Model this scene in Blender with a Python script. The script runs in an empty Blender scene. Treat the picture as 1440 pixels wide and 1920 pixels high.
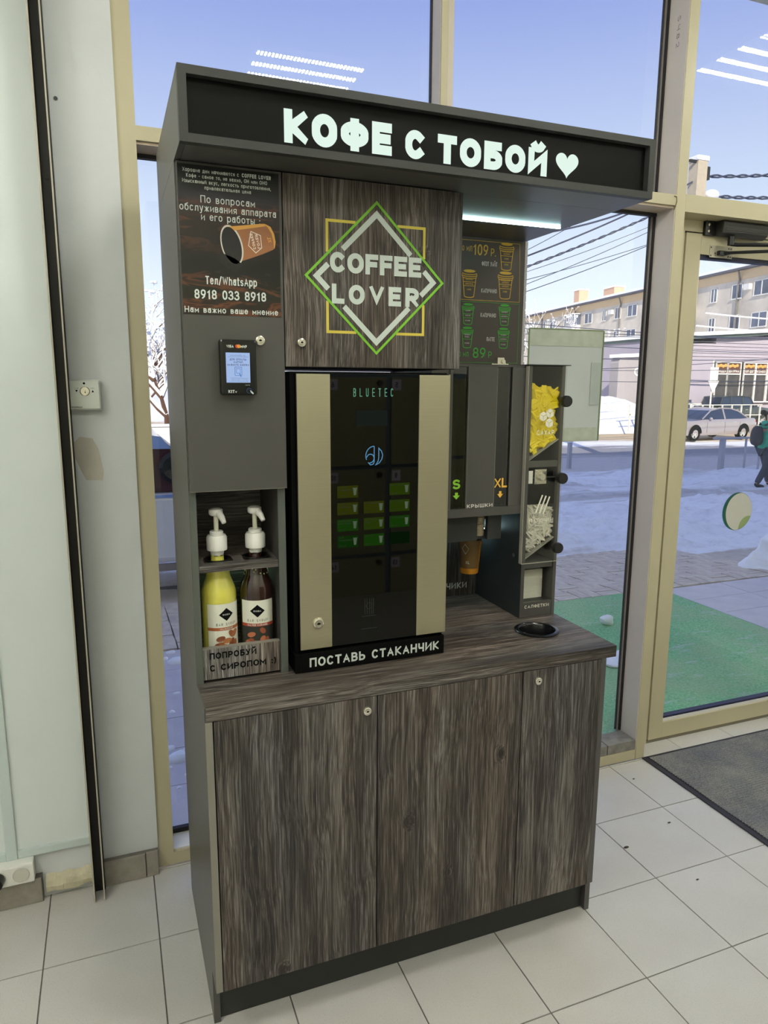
import bpy, bmesh, math, random
from math import sin, cos, pi, radians, atan2, hypot
from mathutils import Vector, Matrix, noise
S = bpy.context.scene
COL = S.collection
random.seed(7)

# ------------------------------------------------------------------ camera
YAW, PITCH, ROLL = 0.369968, -0.177744, 0.005112
cam = bpy.data.cameras.new('camera'); camo = bpy.data.objects.new('camera', cam); COL.objects.link(camo)
fv = Vector((sin(YAW)*cos(PITCH), cos(YAW)*cos(PITCH), sin(PITCH)))
rv = Vector((cos(YAW), -sin(YAW), 0)); uv = rv.cross(fv)
r2 = rv*cos(ROLL)+uv*sin(ROLL); u2 = -rv*sin(ROLL)+uv*cos(ROLL)
M = Matrix.Identity(4)
for i in range(3):
    M[i][0] = r2[i]; M[i][1] = u2[i]; M[i][2] = -fv[i]
M.translation = Vector((-0.161133, -1.528067, 1.620202))
camo.matrix_world = M
cam.sensor_fit = 'HORIZONTAL'; cam.sensor_width = 36; cam.lens = 36*1322.03/1440
cam.clip_start = 0.02; cam.clip_end = 600
S.camera = camo

# ------------------------------------------------------------------ view + world + sun
S.view_settings.view_transform = 'Standard'; S.view_settings.look = 'None'
S.view_settings.gamma = 1; S.view_settings.use_curve_mapping = False
S.view_settings.exposure = 0.0
LAMP = 112.0       # strength of the ceiling LED strips
SKY = 1.9
SUN = 5.6
W = bpy.data.worlds.new('world'); S.world = W; W.use_nodes = True
wn = W.node_tree.nodes; wl = W.node_tree.links; wn.clear()
wo = wn.new('ShaderNodeOutputWorld'); wb = wn.new('ShaderNodeBackground'); wb.inputs[1].default_value = SKY
tc = wn.new('ShaderNodeTexCoord'); sp = wn.new('ShaderNodeSeparateXYZ'); rp = wn.new('ShaderNodeValToRGB')
wl.new(tc.outputs['Generated'], sp.inputs[0]); wl.new(sp.outputs['Z'], rp.inputs[0])
rp.color_ramp.elements[0].position = 0.0; rp.color_ramp.elements[0].color = (0.62, 0.63, 0.66, 1)
rp.color_ramp.elements[1].position = 1.0; rp.color_ramp.elements[1].color = (0.16, 0.20, 0.39, 1)
e = rp.color_ramp.elements.new(0.10); e.color = (0.54, 0.585, 0.66, 1)
e = rp.color_ramp.elements.new(0.22); e.color = (0.38, 0.44, 0.57, 1)
e = rp.color_ramp.elements.new(0.43); e.color = (0.185, 0.235, 0.47, 1)
wl.new(rp.outputs[0], wb.inputs[0]); wl.new(wb.outputs[0], wo.inputs[0])
sl = bpy.data.lights.new('sun', 'SUN'); sl.energy = SUN; sl.angle = radians(0.6); sl.color = (1.0, 0.90, 0.74)
so = bpy.data.objects.new('sun', sl); COL.objects.link(so)
so.rotation_euler = Vector((0.35, 0.80, -0.46)).to_track_quat('-Z', 'Y').to_euler()

# ------------------------------------------------------------------ materials
def lin(c): return tuple(((v/255)/12.92 if v/255 <= 0.04045 else ((v/255+0.055)/1.055)**2.4) for v in c[:3])+(1,)
MATS = {}
class NT:
    def __init__(s, name):
        s.m = bpy.data.materials.new(name); s.m.use_nodes = True
        s.n = s.m.node_tree.nodes; s.l = s.m.node_tree.links; s.n.clear()
        s.out = s.n.new('ShaderNodeOutputMaterial')
    def new(s, t, **k):
        n = s.n.new(t)
        for a, v in k.items(): setattr(n, a, v)
        return n
    def link(s, a, b): s.l.new(a, b)
def ramp(t, stops, fac):
    r = t.new('ShaderNodeValToRGB'); el = r.color_ramp.elements
    el[0].position = stops[0][0]; el[0].color = stops[0][1]
    el[1].position = stops[-1][0]; el[1].color = stops[-1][1]
    for p, c in stops[1:-1]:
        x = el.new(p); x.color = c
    t.link(fac, r.inputs[0]); return r
def coords(t, scale=(1, 1, 1), kind='Object'):
    c = t.new('ShaderNodeTexCoord'); mp = t.new('ShaderNodeMapping'); mp.inputs['Scale'].default_value = scale
    t.link(c.outputs[kind], mp.inputs[0]); return mp.outputs[0]
def noise_n(t, vec, sc, det=3, rough=.5, dist=0):
    n = t.new('ShaderNodeTexNoise'); n.inputs['Scale'].default_value = sc; n.inputs['Detail'].default_value = det
    n.inputs['Roughness'].default_value = rough; n.inputs['Distortion'].default_value = dist
    t.link(vec, n.inputs['Vector']); return n.outputs['Fac']
def mat(name, c, rough=.5, metal=0, spec=.5, vary=0, vscale=8, bump=0, bscale=200, lin_c=False, coat=0, trans=0, alpha=1):
    if name in MATS: return MATS[name]
    t = NT(name); b = t.new('ShaderNodeBsdfPrincipled'); t.link(b.outputs[0], t.out.inputs[0])
    col = c if lin_c else lin(c)
    b.inputs['Base Color'].default_value = col; b.inputs['Roughness'].default_value = rough
    b.inputs['Metallic'].default_value = metal; b.inputs['Specular IOR Level'].default_value = spec
    b.inputs['Coat Weight'].default_value = coat; b.inputs['Coat Roughness'].default_value = .05
    b.inputs['Transmission Weight'].default_value = trans; b.inputs['Alpha'].default_value = alpha
    v = coords(t)
    f = noise_n(t, v, vscale, 5, .6)
    k = max(vary, .03)
    r = ramp(t, [(0.3, tuple(x*(1-k) for x in col[:3])+(1,)), (0.7, tuple(min(1, x*(1+k)) for x in col[:3])+(1,))], f)
    t.link(r.outputs[0], b.inputs['Base Color'])
    if bump:
        h = noise_n(t, v, bscale, 3); bp = t.new('ShaderNodeBump'); bp.inputs['Strength'].default_value = bump
        bp.inputs['Distance'].default_value = .002; t.link(h, bp.inputs['Height']); t.link(bp.outputs[0], b.inputs['Normal'])
    MATS[name] = t.m; return t.m
def emit(name, c, s):
    if name in MATS: return MATS[name]
    t = NT(name); e = t.new('ShaderNodeEmission'); e.inputs[0].default_value = lin(c); e.inputs[1].default_value = s
    t.link(e.outputs[0], t.out.inputs[0]); MATS[name] = t.m; return t.m
def glass(name, tint=(1, 1, 1), ior=1.5, extra=0.0, rough=0.0):
    t = NT(name); a = t.new('ShaderNodeBsdfTransparent'); a.inputs[0].default_value = tint+(1,)
    g = t.new('ShaderNodeBsdfGlossy'); g.inputs['Roughness'].default_value = rough
    f = t.new('ShaderNodeLayerWeight'); f.inputs[0].default_value = .5
    pw = t.new('ShaderNodeMath', operation='POWER'); pw.inputs[1].default_value = 5; t.link(f.outputs['Facing'], pw.inputs[0])
    ad = t.new('ShaderNodeMath', operation='MULTIPLY_ADD'); ad.inputs[1].default_value = .95; ad.inputs[2].default_value = .04+extra; t.link(pw.outputs[0], ad.inputs[0])
    mx = t.new('ShaderNodeMixShader'); t.link(ad.outputs[0], mx.inputs[0]); t.link(a.outputs[0], mx.inputs[1]); t.link(g.outputs[0], mx.inputs[2])
    t.link(mx.outputs[0], t.out.inputs[0]); MATS[name] = t.m; return t.m
def wood(name, vertical=True, off=(0, 0, 0), gain=1.0):
    gain *= .82
    t = NT(name); b = t.new('ShaderNodeBsdfPrincipled'); t.link(b.outputs[0], t.out.inputs[0])
    tcn = t.new('ShaderNodeTexCoord'); mp = t.new('ShaderNodeMapping'); mp.inputs['Location'].default_value = off
    t.link(tcn.outputs['Object'], mp.inputs[0])
    if not vertical: mp.inputs['Rotation'].default_value = (0, radians(90), 0)
    base = mp.outputs[0]
    def scaled(s, src=None):
        m = t.new('ShaderNodeVectorMath', operation='MULTIPLY'); m.inputs[1].default_value = s
        t.link(src or base, m.inputs[0]); return m.outputs[0]
    # knots
    vo = t.new('ShaderNodeTexVoronoi'); vo.inputs['Scale'].default_value = 1; vo.inputs['Randomness'].default_value = 1
    t.link(scaled((7.5, 7.5, 5.0)), vo.inputs['Vector'])
    kd = t.new('ShaderNodeMapRange'); kd.inputs['From Min'].default_value = .03; kd.inputs['From Max'].default_value = .17
    kd.inputs['To Min'].default_value = 1; kd.inputs['To Max'].default_value = 0; kd.interpolation_type = 'SMOOTHSTEP'
    t.link(vo.outputs['Distance'], kd.inputs[0])
    sr = t.new('ShaderNodeSeparateColor'); t.link(vo.outputs['Color'], sr.inputs[0]); gt = t.new('ShaderNodeMath', operation='GREATER_THAN'); gt.inputs[1].default_value = .62; t.link(sr.outputs[0], gt.inputs[0])
    kx = t.new('ShaderNodeMath', operation='MULTIPLY'); t.link(kd.outputs[0], kx.inputs[0]); t.link(gt.outputs[0], kx.inputs[1]); kd = kx
    # warp grain sideways, more strongly round the knots
    wz = noise_n(t, scaled((5, 5, 1.6)), 1.3, 2)
    k2 = t.new('ShaderNodeMath', operation='MULTIPLY_ADD'); k2.inputs[1].default_value = .035; t.link(wz, k2.inputs[0])
    k3 = t.new('ShaderNodeMath', operation='MULTIPLY'); k3.inputs[1].default_value = .012; t.link(kd.outputs[0], k3.inputs[0]); t.link(k3.outputs[0], k2.inputs[2])
    cx = t.new('ShaderNodeCombineXYZ'); t.link(k2.outputs[0], cx.inputs[0]); t.link(k2.outputs[0], cx.inputs[1])
    ad = t.new('ShaderNodeVectorMath', operation='ADD'); t.link(base, ad.inputs[0]); t.link(cx.outputs[0], ad.inputs[1])
    w = ad.outputs[0]
    fine = noise_n(t, scaled((470, 470, 9), w), 1, 3, .6)
    med = noise_n(t, scaled((150, 150, 4.0), w), 1, 3, .6)
    broad = noise_n(t, scaled((15, 15, 1.1), w), 1, 3, .55)
    s1 = t.new('ShaderNodeMath', operation='MULTIPLY'); s1.inputs[1].default_value = .46; t.link(fine, s1.inputs[0])
    s2 = t.new('ShaderNodeMath', operation='MULTIPLY_ADD'); s2.inputs[1].default_value = .34; t.link(med, s2.inputs[0]); t.link(s1.outputs[0], s2.inputs[2])
    s3 = t.new('ShaderNodeMath', operation='MULTIPLY_ADD'); s3.inputs[1].default_value = .28; t.link(broad, s3.inputs[0]); t.link(s2.outputs[0], s3.inputs[2])
    kk = t.new('ShaderNodeMath', operation='MULTIPLY_ADD'); kk.inputs[1].default_value = -.08; t.link(kd.outputs[0], kk.inputs[0]); t.link(s3.outputs[0], kk.inputs[2])
    g = gain
    r = ramp(t, [(.40, (.012*g, .010*g, .009*g, 1)), (.49, (.042*g, .034*g, .029*g, 1)), (.56, (.100*g, .085*g, .074*g, 1)), (.67, (.27*g, .245*g, .225*g, 1))], kk.outputs[0])
    hue = noise_n(t, scaled((7, 7, .9)), 1, 2)
    r2_ = ramp(t, [(.35, (.92, 1.0, 1.06, 1)), (.65, (1.08, .98, .90, 1))], hue)
    mm = t.new('ShaderNodeMix', data_type='RGBA', blend_type='MULTIPLY'); mm.inputs[0].default_value = 1
    t.link(r.outputs[0], mm.inputs[6]); t.link(r2_.outputs[0], mm.inputs[7]); t.link(mm.outputs[2], b.inputs['Base Color'])
    b.inputs['Roughness'].default_value = .5; b.inputs['Specular IOR Level'].default_value = .4
    bp = t.new('ShaderNodeBump'); bp.inputs['Strength'].default_value = .35; bp.inputs['Distance'].default_value = .001
    t.link(kk.outputs[0], bp.inputs['Height']); t.link(bp.outputs[0], b.inputs['Normal'])
    MATS[name] = t.m; return t.m
def steel(name, c, stretch=(4, 4, 400), rough=.34):
    t = NT(name); b = t.new('ShaderNodeBsdfPrincipled'); t.link(b.outputs[0], t.out.inputs[0])
    f = noise_n(t, coords(t, stretch), 1, 2)
    cc = lin(c); r = ramp(t, [(.3, tuple(x*.965 for x in cc[:3])+(1,)), (.7, tuple(min(1, x*1.03) for x in cc[:3])+(1,))], f)
    t.link(r.outputs[0], b.inputs['Base Color']); b.inputs['Metallic'].default_value = .85; b.inputs['Roughness'].default_value = rough
    MATS[name] = t.m; return t.m

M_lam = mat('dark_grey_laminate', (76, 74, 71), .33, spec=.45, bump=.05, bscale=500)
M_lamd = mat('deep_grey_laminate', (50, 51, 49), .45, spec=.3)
M_edge = mat('laminate_edge', (128, 124, 114), .45)
M_blk = mat('black_plastic', (14, 14, 14), .35)
M_matblk = mat('matt_black_steel', (5, 5, 5), .5, spec=.15)
M_gls = mat('dark_door_glass', (4, 4, 3), .02, spec=.6)
M_chrome = steel('chrome', (225, 220, 205), (30, 30, 30), .18)
M_steel = steel('brushed_steel', (196, 188, 160), (5, 5, 900), .36)
M_white = mat('white_plastic', (235, 233, 226), .35)
M_print = mat('white_print', (205, 212, 205), .5)
M_green = mat('green_print', (112, 178, 40), .5)
M_yel = mat('yellow_print', (196, 178, 70), .5)
M_blkprint = mat('black_print', (6, 6, 6), .6, spec=.15)
M_wood = wood('grey_pine_vertical')
M_wood2 = wood('grey_pine_door_two', off=(3.1, 1.7, 5.3))
M_wood3 = wood('grey_pine_door_three', off=(7.7, 4.1, 2.9))
M_woodh = wood('grey_pine_horizontal', False, (1.2, .4, .8), 1.15)
M_woodf = wood('grey_pine_fascia', True, (9, 2, 3), 2.3)
M_frame = mat('cream_painted_aluminium', (.52, .465, .305, 1), .42, lin_c=True, vary=.04, vscale=3)
M_reveal = mat('cream_aluminium_lit', (.66, .58, .50, 1), .4, lin_c=True)  # same cream paint, with the outdoor light on the reveals put into its colour
M_gask = mat('rubber_gasket', (34, 30, 34), .6)
M_wall = mat('painted_wall', (.66, .68, .68, 1), .7, lin_c=True, vary=.05, vscale=3, bump=.15, bscale=60)
M_pvc = mat('white_wall_panel', (.74, .79, .77, 1), .35, lin_c=True, vary=.02, vscale=2)
M_pvct = mat('panel_trim', (.60, .68, .66, 1), .3, lin_c=True)
M_plast = mat('rough_plaster', (.62, .56, .40, 1), .9, lin_c=True, vary=.15, vscale=25, bump=.6, bscale=80)
M_skirt = mat('skirting_tile', (.30, .27, .225, 1), .5, lin_c=True, vary=.12, vscale=40)
M_grout = mat('grout', (.17, .155, .14, 1), .9, lin_c=True, vary=.2, vscale=30)
M_ceil = mat('ceiling_board', (.75, .75, .74, 1), .9, lin_c=True)
M_glass = glass('window_glass', (.97, .985, .98), 1.5)
M_acr = glass('acrylic', (.97, .97, .95), 1.5, .0)
M_strip = emit('led_strip', (250, 251, 240), LAMP)

def tile_mat():
    t = NT('floor_tile'); b = t.new('ShaderNodeBsdfPrincipled'); t.link(b.outputs[0], t.out.inputs[0])
    v = coords(t); big = noise_n(t, v, 2.2, 3); sp_ = noise_n(t, v, 420, 2, .7)
    r = ramp(t, [(.3, (.52, .495, .46, 1)), (.7, (.62, .60, .57, 1))], big)
    r3 = ramp(t, [(.30, (.55, .52, .48, 1)), (.40, (1, 1, 1, 1)), (1, (1, 1, 1, 1))], sp_)
    dirt = noise_n(t, v, 9, 6, .75)
    r4 = ramp(t, [(.24, (.62, .56, .48, 1)), (.36, (1, 1, 1, 1)), (1, (1, 1, 1, 1))], dirt)
    m1 = t.new('ShaderNodeMix', data_type='RGBA', blend_type='MULTIPLY'); m1.inputs[0].default_value = 1
    t.link(r.outputs[0], m1.inputs[6]); t.link(r3.outputs[0], m1.inputs[7])
    m2 = t.new('ShaderNodeMix', data_type='RGBA', blend_type='MULTIPLY'); m2.inputs[0].default_value = .5
    t.link(m1.outputs[2], m2.inputs[6]); t.link(r4.outputs[0], m2.inputs[7])
    t.link(m2.outputs[2], b.inputs['Base Color']); b.inputs['Roughness'].default_value = .34; b.inputs['Specular IOR Level'].default_value = .4
    return t.m
M_tile = tile_mat()

# ------------------------------------------------------------------ mesh builder
class MB:
    def __init__(s): s.v = []; s.f = []; s.mi = []; s.k = 0
    def face(s, pts, mi=0):
        b = len(s.v); s.v += [tuple(p) for p in pts]; s.f.append(tuple(range(b, b+len(pts)))); s.mi.append(mi)
    def box(s, x0, x1, y0, y1, z0, z1, mi=0):
        b = len(s.v)
        s.v += [(x0, y0, z0), (x1, y0, z0), (x1, y1, z0), (x0, y1, z0), (x0, y0, z1), (x1, y0, z1), (x1, y1, z1), (x0, y1, z1)]
        for q in ((0, 3, 2, 1), (4, 5, 6, 7), (0, 1, 5, 4), (1, 2, 6, 5), (2, 3, 7, 6), (3, 0, 4, 7)):
            s.f.append(tuple(b+i for i in q)); s.mi.append(mi)
        return s
    def prism(s, pts, axis, a0, a1, mi=0):
        # polygon pts (2d) extruded along axis; axis x: pts=(y,z); y: (x,z); z: (x,y)
        def P(p, a): return {'x': (a, p[0], p[1]), 'y': (p[0], a, p[1]), 'z': (p[0], p[1], a)}[axis]
        b = len(s.v); n = len(pts)
        s.v += [P(p, a0) for p in pts]+[P(p, a1) for p in pts]
        s.f.append(tuple(range(b, b+n))); s.f.append(tuple(range(b+2*n-1, b+n-1, -1))); s.mi += [mi, mi]
        for i in range(n):
            j = (i+1) % n; s.f.append((b+j, b+i, b+n+i, b+n+j)); s.mi.append(mi)
        return s
    def lathe(s, prof, c, seg=24, axis='z', mi=0, a0=0, a1=2*pi, cap=True):
        full = abs(a1-a0-2*pi) < 1e-6; n = seg if full else seg+1; b = len(s.v)
        for r, h in prof:
            for i in range(n):
                a = a0+(a1-a0)*i/seg; p = (r*cos(a), r*sin(a))
                q = {'z': (p[0], p[1], h), 'y': (p[0], h, p[1]), 'x': (h, p[0], p[1])}[axis]
                s.v.append((c[0]+q[0], c[1]+q[1], c[2]+q[2]))
        for k in range(len(prof)-1):
            for i in range(seg):
                j = (i+1) % n; s.f.append((b+k*n+i, b+k*n+j, b+(k+1)*n+j, b+(k+1)*n+i)); s.mi.append(mi)
        if cap and full:
            if prof[0][0] > 1e-5: s.f.append(tuple(range(b+n-1, b-1, -1))); s.mi.append(mi)
            if prof[-1][0] > 1e-5: s.f.append(tuple(range(b+(len(prof)-1)*n, b+len(prof)*n))); s.mi.append(mi)
        return s
    def cyl(s, c, r, h, axis='z', seg=20, r2=None, mi=0):
        return s.lathe([(r, 0), (r if r2 is None else r2, h)], c, seg, axis, mi)
    def tube(s, pts, r, seg=6, mi=0, radii=None):
        pts = [Vector(p) for p in pts]; b = len(s.v); n = len(pts)
        for i, p in enumerate(pts):
            d = (pts[min(i+1, n-1)]-pts[max(i-1, 0)]).normalized()
            a = d.cross(Vector((0, 0, 1)));
            if a.length < 1e-3: a = d.cross(Vector((0, 1, 0)))
            a.normalize(); c = d.cross(a); rr = radii[i] if radii else r
            for k in range(seg):
                t = 2*pi*k/seg; s.v.append(tuple(p+a*cos(t)*rr+c*sin(t)*rr))
        for i in range(n-1):
            for k in range(seg):
                j = (k+1) % seg; s.f.append((b+i*seg+k, b+i*seg+j, b+(i+1)*seg+j, b+(i+1)*seg+k)); s.mi.append(mi)
        s.f.append(tuple(range(b+seg-1, b-1, -1))); s.f.append(tuple(range(b+(n-1)*seg, b+n*seg))); s.mi += [mi, mi]
        return s
    def ball(s, c, r, seg=12, ring=8, mi=0, sc=(1, 1, 1)):
        b = len(s.v)
        for i in range(ring+1):
            t = pi*i/ring
            for k in range(seg):
                a = 2*pi*k/seg; s.v.append((c[0]+r*sc[0]*sin(t)*cos(a), c[1]+r*sc[1]*sin(t)*sin(a), c[2]+r*sc[2]*cos(t)))
        for i in range(ring):
            for k in range(seg):
                j = (k+1) % seg; s.f.append((b+i*seg+k, b+(i+1)*seg+k, b+(i+1)*seg+j, b+i*seg+j)); s.mi.append(mi)
        return s
    # flat strokes on a plane; mapf maps (u,w) to 3d
    def stroke(s, pts, t, mapf, closed=False, mi=0, cap=0, clip=None):
        P = [Vector((p[0], p[1])) for p in pts]; n = len(P)
        if n < 2: return
        if cap and not closed:
            P[0] = P[0]-(P[1]-P[0]).normalized()*cap; P[-1] = P[-1]+(P[-1]-P[-2]).normalized()*cap
        L = []; R = []
        for i in range(n):
            if closed: a = P[i]-P[i-1]; b = P[(i+1) % n]-P[i]
            else: a = P[i]-P[max(i-1, 0)] if i else P[1]-P[0]; b = P[i+1]-P[i] if i < n-1 else P[-1]-P[-2]
            a = a.normalized() if a.length > 1e-9 else Vector((1, 0)); b = b.normalized() if b.length > 1e-9 else a
            na = Vector((-a.y, a.x)); nb = Vector((-b.y, b.x)); m = na+nb
            if m.length < .25: m = na
            m.normalize(); k = min(1/max(m.dot(na), .3), 2.6)
            L.append(P[i]+m*(t/2*k)); R.append(P[i]-m*(t/2*k))
        for i in range(n if closed else n-1):
            j = (i+1) % n
            q2 = [L[i], R[i], R[j], L[j]]
            if clip: q2 = [(min(max(p[0], clip[0]), clip[1]), min(max(p[1], clip[2]), clip[3])) for p in q2]
            q = [Vector(mapf(*p)) for p in q2]
            nn = (q[1]-q[0]).cross(q[2]-q[0])
            if nn.length > 0: nn.normalize()
            if i == 0: n0 = nn
            elif nn.dot(n0) < 0: nn = -nn
            n0 = nn if nn.length > 0 else n0
            q = [p+nn*(2e-5*((s.k+i) % 13)) for p in q]; s.face(q, mi)
        s.k += 7
    def text(s, txt, x0, x1, z0, h, mapf, w=.13, mi=0, gap=.2, depth=0):
        segs, tw = layout(txt, w, gap); k = (x1-x0)/tw
        for pl, cl, bx in segs:
            q = [(x0+p[0]*k, z0+p[1]*h) for p in pl]
            # stroke thickness in world = w*h ; scale evenly
            s.stroke(q, w*h, mapf, cl, mi, cap=0 if cl else w*h*.5, clip=bx and (x0+bx[0]*k, x0+bx[1]*k, z0+bx[2]*h, z0+bx[3]*h))
        return s
def XZ(y): return lambda u, w: (u, y, w)

def arc(cx, cy, rx, ry, a0, a1, n=None):
    n = n or max(3, int(abs(a1-a0)/12)); return [(cx+rx*cos(radians(a0+(a1-a0)*i/n)), cy+ry*sin(radians(a0+(a1-a0)*i/n))) for i in range(n+1)]
def ell(cx, cy, rx, ry): return ('c', arc(cx, cy, rx, ry, 0, 360, 30)[:-1])
G = {
 'O': (.72, [ell(.5, .5, .5, .5)]), 'A': (.7, [[(0, 0), (.5, 1), (1, 0)], [(.2, .32), (.8, .32)]]),
 'B': (.6, [[(0, 0), (0, 1), (.5, 1)]+arc(.5, .76, .42, .24, 90, -90)+[(0, .52)], arc(.55, .26, .45, .26, 90, -90)+[(0, 0)]]),
 'Б': (.6, [[(.9, 1), (0, 1), (0, 0), (.5, 0)]+arc(.5, .29, .5, .29, -90, 90)+[(0, .58)]]),
 'Г': (.5, [[(0, 0), (0, 1), (1, 1)]]), 'Д': (.75, [[(-.03, -.18), (-.03, 0), (1.03, 0), (1.03, -.18)], [(.15, 0), (.25, 1), (.85, 1), (.85, 0)]]),
 'E': (.55, [[(1, 1), (0, 1), (0, 0), (1, 0)], [(0, .5), (.85, .5)]]),
 'Ж': (.95, [[(.5, 0), (.5, 1)], [(0, 1), (.45, .5), (0, 0)], [(1, 1), (.55, .5), (1, 0)]]),
 'З': (.58, [arc(.45, .75, .45, .25, 155, -90), arc(.45, .26, .55, .26, 90, -155)]),
 'И': (.68, [[(0, 1), (0, 0), (1, 1), (1, 0)]]), 'Й': (.68, [[(0, 1), (0, 0), (1, 1), (1, 0)], arc(.5, 1.36, .27, .16, 200, 340)]),
 'K': (.64, [[(0, 0), (0, 1)], [(.95, 1), (.12, .5), (1, 0)]]), 'Л': (.7, [[(0, 0), (.14, .06), (.25, 1), (1, 1), (1, 0)]]),
 'M': (.8, [[(0, 0), (0, 1), (.5, .3), (1, 1), (1, 0)]]), 'H': (.66, [[(0, 0), (0, 1)], [(1, 0), (1, 1)], [(0, .5), (1, .5)]]),
 'П': (.66, [[(0, 0), (0, 1), (1, 1), (1, 0)]]), 'P': (.6, [[(0, 0), (0, 1), (.5, 1)]+arc(.5, .71, .5, .29, 90, -90)+[(0, .42)]]),
 'C': (.66, [arc(.5, .5, .5, .5, 50, 310)]), 'T': (.6, [[(0, 1), (1, 1)], [(.5, 0), (.5, 1)]]),
 'У': (.64, [[(0, 1), (.5, .38)], [(1, 1), (.42, .02), (.12, 0)]]), 'Ф': (.85, [[(.5, 0), (.5, 1)], ell(.5, .52, .5, .34)]),
 'X': (.66, [[(0, 0), (1, 1)], [(0, 1), (1, 0)]]), 'Ц': (.68, [[(0, 1), (0, 0), (.9, 0), (.9, 1)], [(.9, 0), (1.08, 0), (1.08, -.18)]]),
 'Ч': (.6, [[(0, 1), (0, .62), (.15, .42), (1, .42)], [(1, 1), (1, 0)]]), 'Ш': (.9, [[(0, 1), (0, 0), (1, 0), (1, 1)], [(.5, 0), (.5, 1)]]),
 'Щ': (.92, [[(0, 1), (0, 0), (.95, 0), (.95, 1)], [(.48, 0), (.48, 1)], [(.95, 0), (1.08, 0), (1.08, -.18)]]),
 'Ы': (.82, [[(0, 1), (0, 0), (.33, 0)]+arc(.33, .28, .3, .28, -90, 90)+[(0, .56)], [(1, 0), (1, 1)]]),
 'Ь': (.6, [[(0, 1), (0, 0), (.5, 0)]+arc(.5, .29, .5, .29, -90, 90)+[(0, .58)]]),
 'Э': (.66, [arc(.5, .5, .5, .5, 130, -130), [(.4, .5), (1, .5)]]), 'Ю': (.95, [[(0, 0), (0, 1)], [(0, .5), (.35, .5)], ell(.68, .5, .32, .5)]),
 'Я': (.62, [[(1, 0), (1, 1), (.5, 1)]+arc(.5, .71, .5, .29, 90, 270)+[(1, .42)], [(.45, .42), (0, 0)]]),
 'L': (.5, [[(0, 1), (0, 0), (1, 0)]]), 'V': (.7, [[(0, 1), (.5, 0), (1, 1)]]), 'U': (.64, [[(0, 1), (0, .3)]+arc(.5, .3, .5, .3, 180, 360)+[(1, 1)]]),
 'R': (.62, [[(0, 0), (0, 1), (.5, 1)]+arc(.5, .72, .5, .28, 90, -90)+[(0, .44)], [(.45, .44), (1, 0)]]),
 'F': (.52, [[(1, 1), (0, 1), (0, 0)], [(0, .5), (.85, .5)]]), 'S': (.6, [arc(.5, .75, .48, .25, 35, 230)+arc(.5, .26, .5, .26, 70, -145)]),
 'D': (.68, [[(0, 0), (0, 1), (.4, 1)]+arc(.4, .5, .6, .5, 90, -90)+[(0, 0)]]), 'I': (.05, [[(.5, 0), (.5, 1)]]), 'N': (.66, [[(0, 0), (0, 1), (1, 0), (1, 1)]]),
 'W': (.95, [[(0, 1), (.25, 0), (.5, .8), (.75, 0), (1, 1)]]), 'Y': (.64, [[(0, 1), (.5, .5), (1, 1)], [(.5, .5), (.5, 0)]]),
 '0': (.58, [ell(.5, .5, .5, .5)]), '1': (.35, [[(0, .78), (.7, 1), (.7, 0)]]), '2': (.55, [arc(.5, .7, .5, .3, 165, -35)+[(0, 0), (1, 0)]]),
 '3': (.56, [arc(.45, .75, .45, .25, 155, -90), arc(.45, .26, .55, .26, 90, -155)]), '4': (.6, [[(.75, 0), (.75, 1), (0, .3), (1, .3)]]),
 '5': (.56, [[(.9, 1), (.12, 1), (.05, .55)]+arc(.45, .32, .55, .32, 120, -145)]), '6': (.58, [ell(.5, .3, .5, .3), [(.02, .35), (.3, .8), (.7, 1)]]),
 '8': (.58, [ell(.5, .75, .43, .25), ell(.5, .26, .5, .26)]), '9': (.58, [ell(.5, .7, .5, .3), [(.98, .65), (.7, .2), (.3, 0)]]),
 ' ': (.32, []), '.': (.04, [[(.5, 0), (.5, .02)]]), ',': (.05, [[(.7, .04), (.2, -.16)]]), '-': (.3, [[(0, .42), (1, .42)]]),
 ':': (.04, [[(.5, .05), (.5, .08)], [(.5, .6), (.5, .63)]]), ')': (.18, [arc(-.6, .45, 1.4, .75, -50, 50)]), '/': (.4, [[(0, -.05), (1, 1.05)]]),
 'а': (.48, [ell(.42, .25, .42, .25), [(.95, .74), (.95, 0)], arc(.5, .5, .45, .24, 150, 0)]), 'б': (.54, [ell(.5, .36, .5, .36), [(0, .4), (.12, .85), (.85, 1.02)]]),
 'е': (.52, [[(.03, .4), (1, .4)]+arc(.5, .37, .5, .37, 5, 320)]), 'о': (.54, [ell(.5, .37, .5, .37)]), 'р': (.54, [[(0, -.28), (0, .74)], ell(.5, .37, .5, .37)]),
 'с': (.5, [arc(.5, .37, .5, .37, 48, 312)]), 'у': (.5, [[(0, .74), (.5, 0)], [(1, .74), (.4, -.28), (.1, -.28)]]), 'ф': (.75, [[(.5, -.28), (.5, 1)], ell(.5, .37, .5, .33)]),
 'h': (.5, [[(0, 0), (0, 1)], [(0, .45)]+arc(.5, .4, .5, .34, 160, 0)+[(1, 0)]]), 't': (.32, [[(.4, .98), (.4, 0), (1, 0)], [(0, .72), (1, .72)]]),
 'i': (.04, [[(.5, 0), (.5, .72)]]),
}
ALIAS = {
 'А': 'A', 'В': 'B', 'Е': 'E', 'К': 'K', 'М': 'M', 'Н': 'H', 'О': 'O', 'Р': 'P', 'С': 'C', 'Т': 'T', 'Х': 'X', 'Ё': 'E',
 'ё': 'е', 'a': 'а', 'e': 'е', 'o': 'о', 'p': 'р', 'c': 'с', 'd': 'б'}
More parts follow.
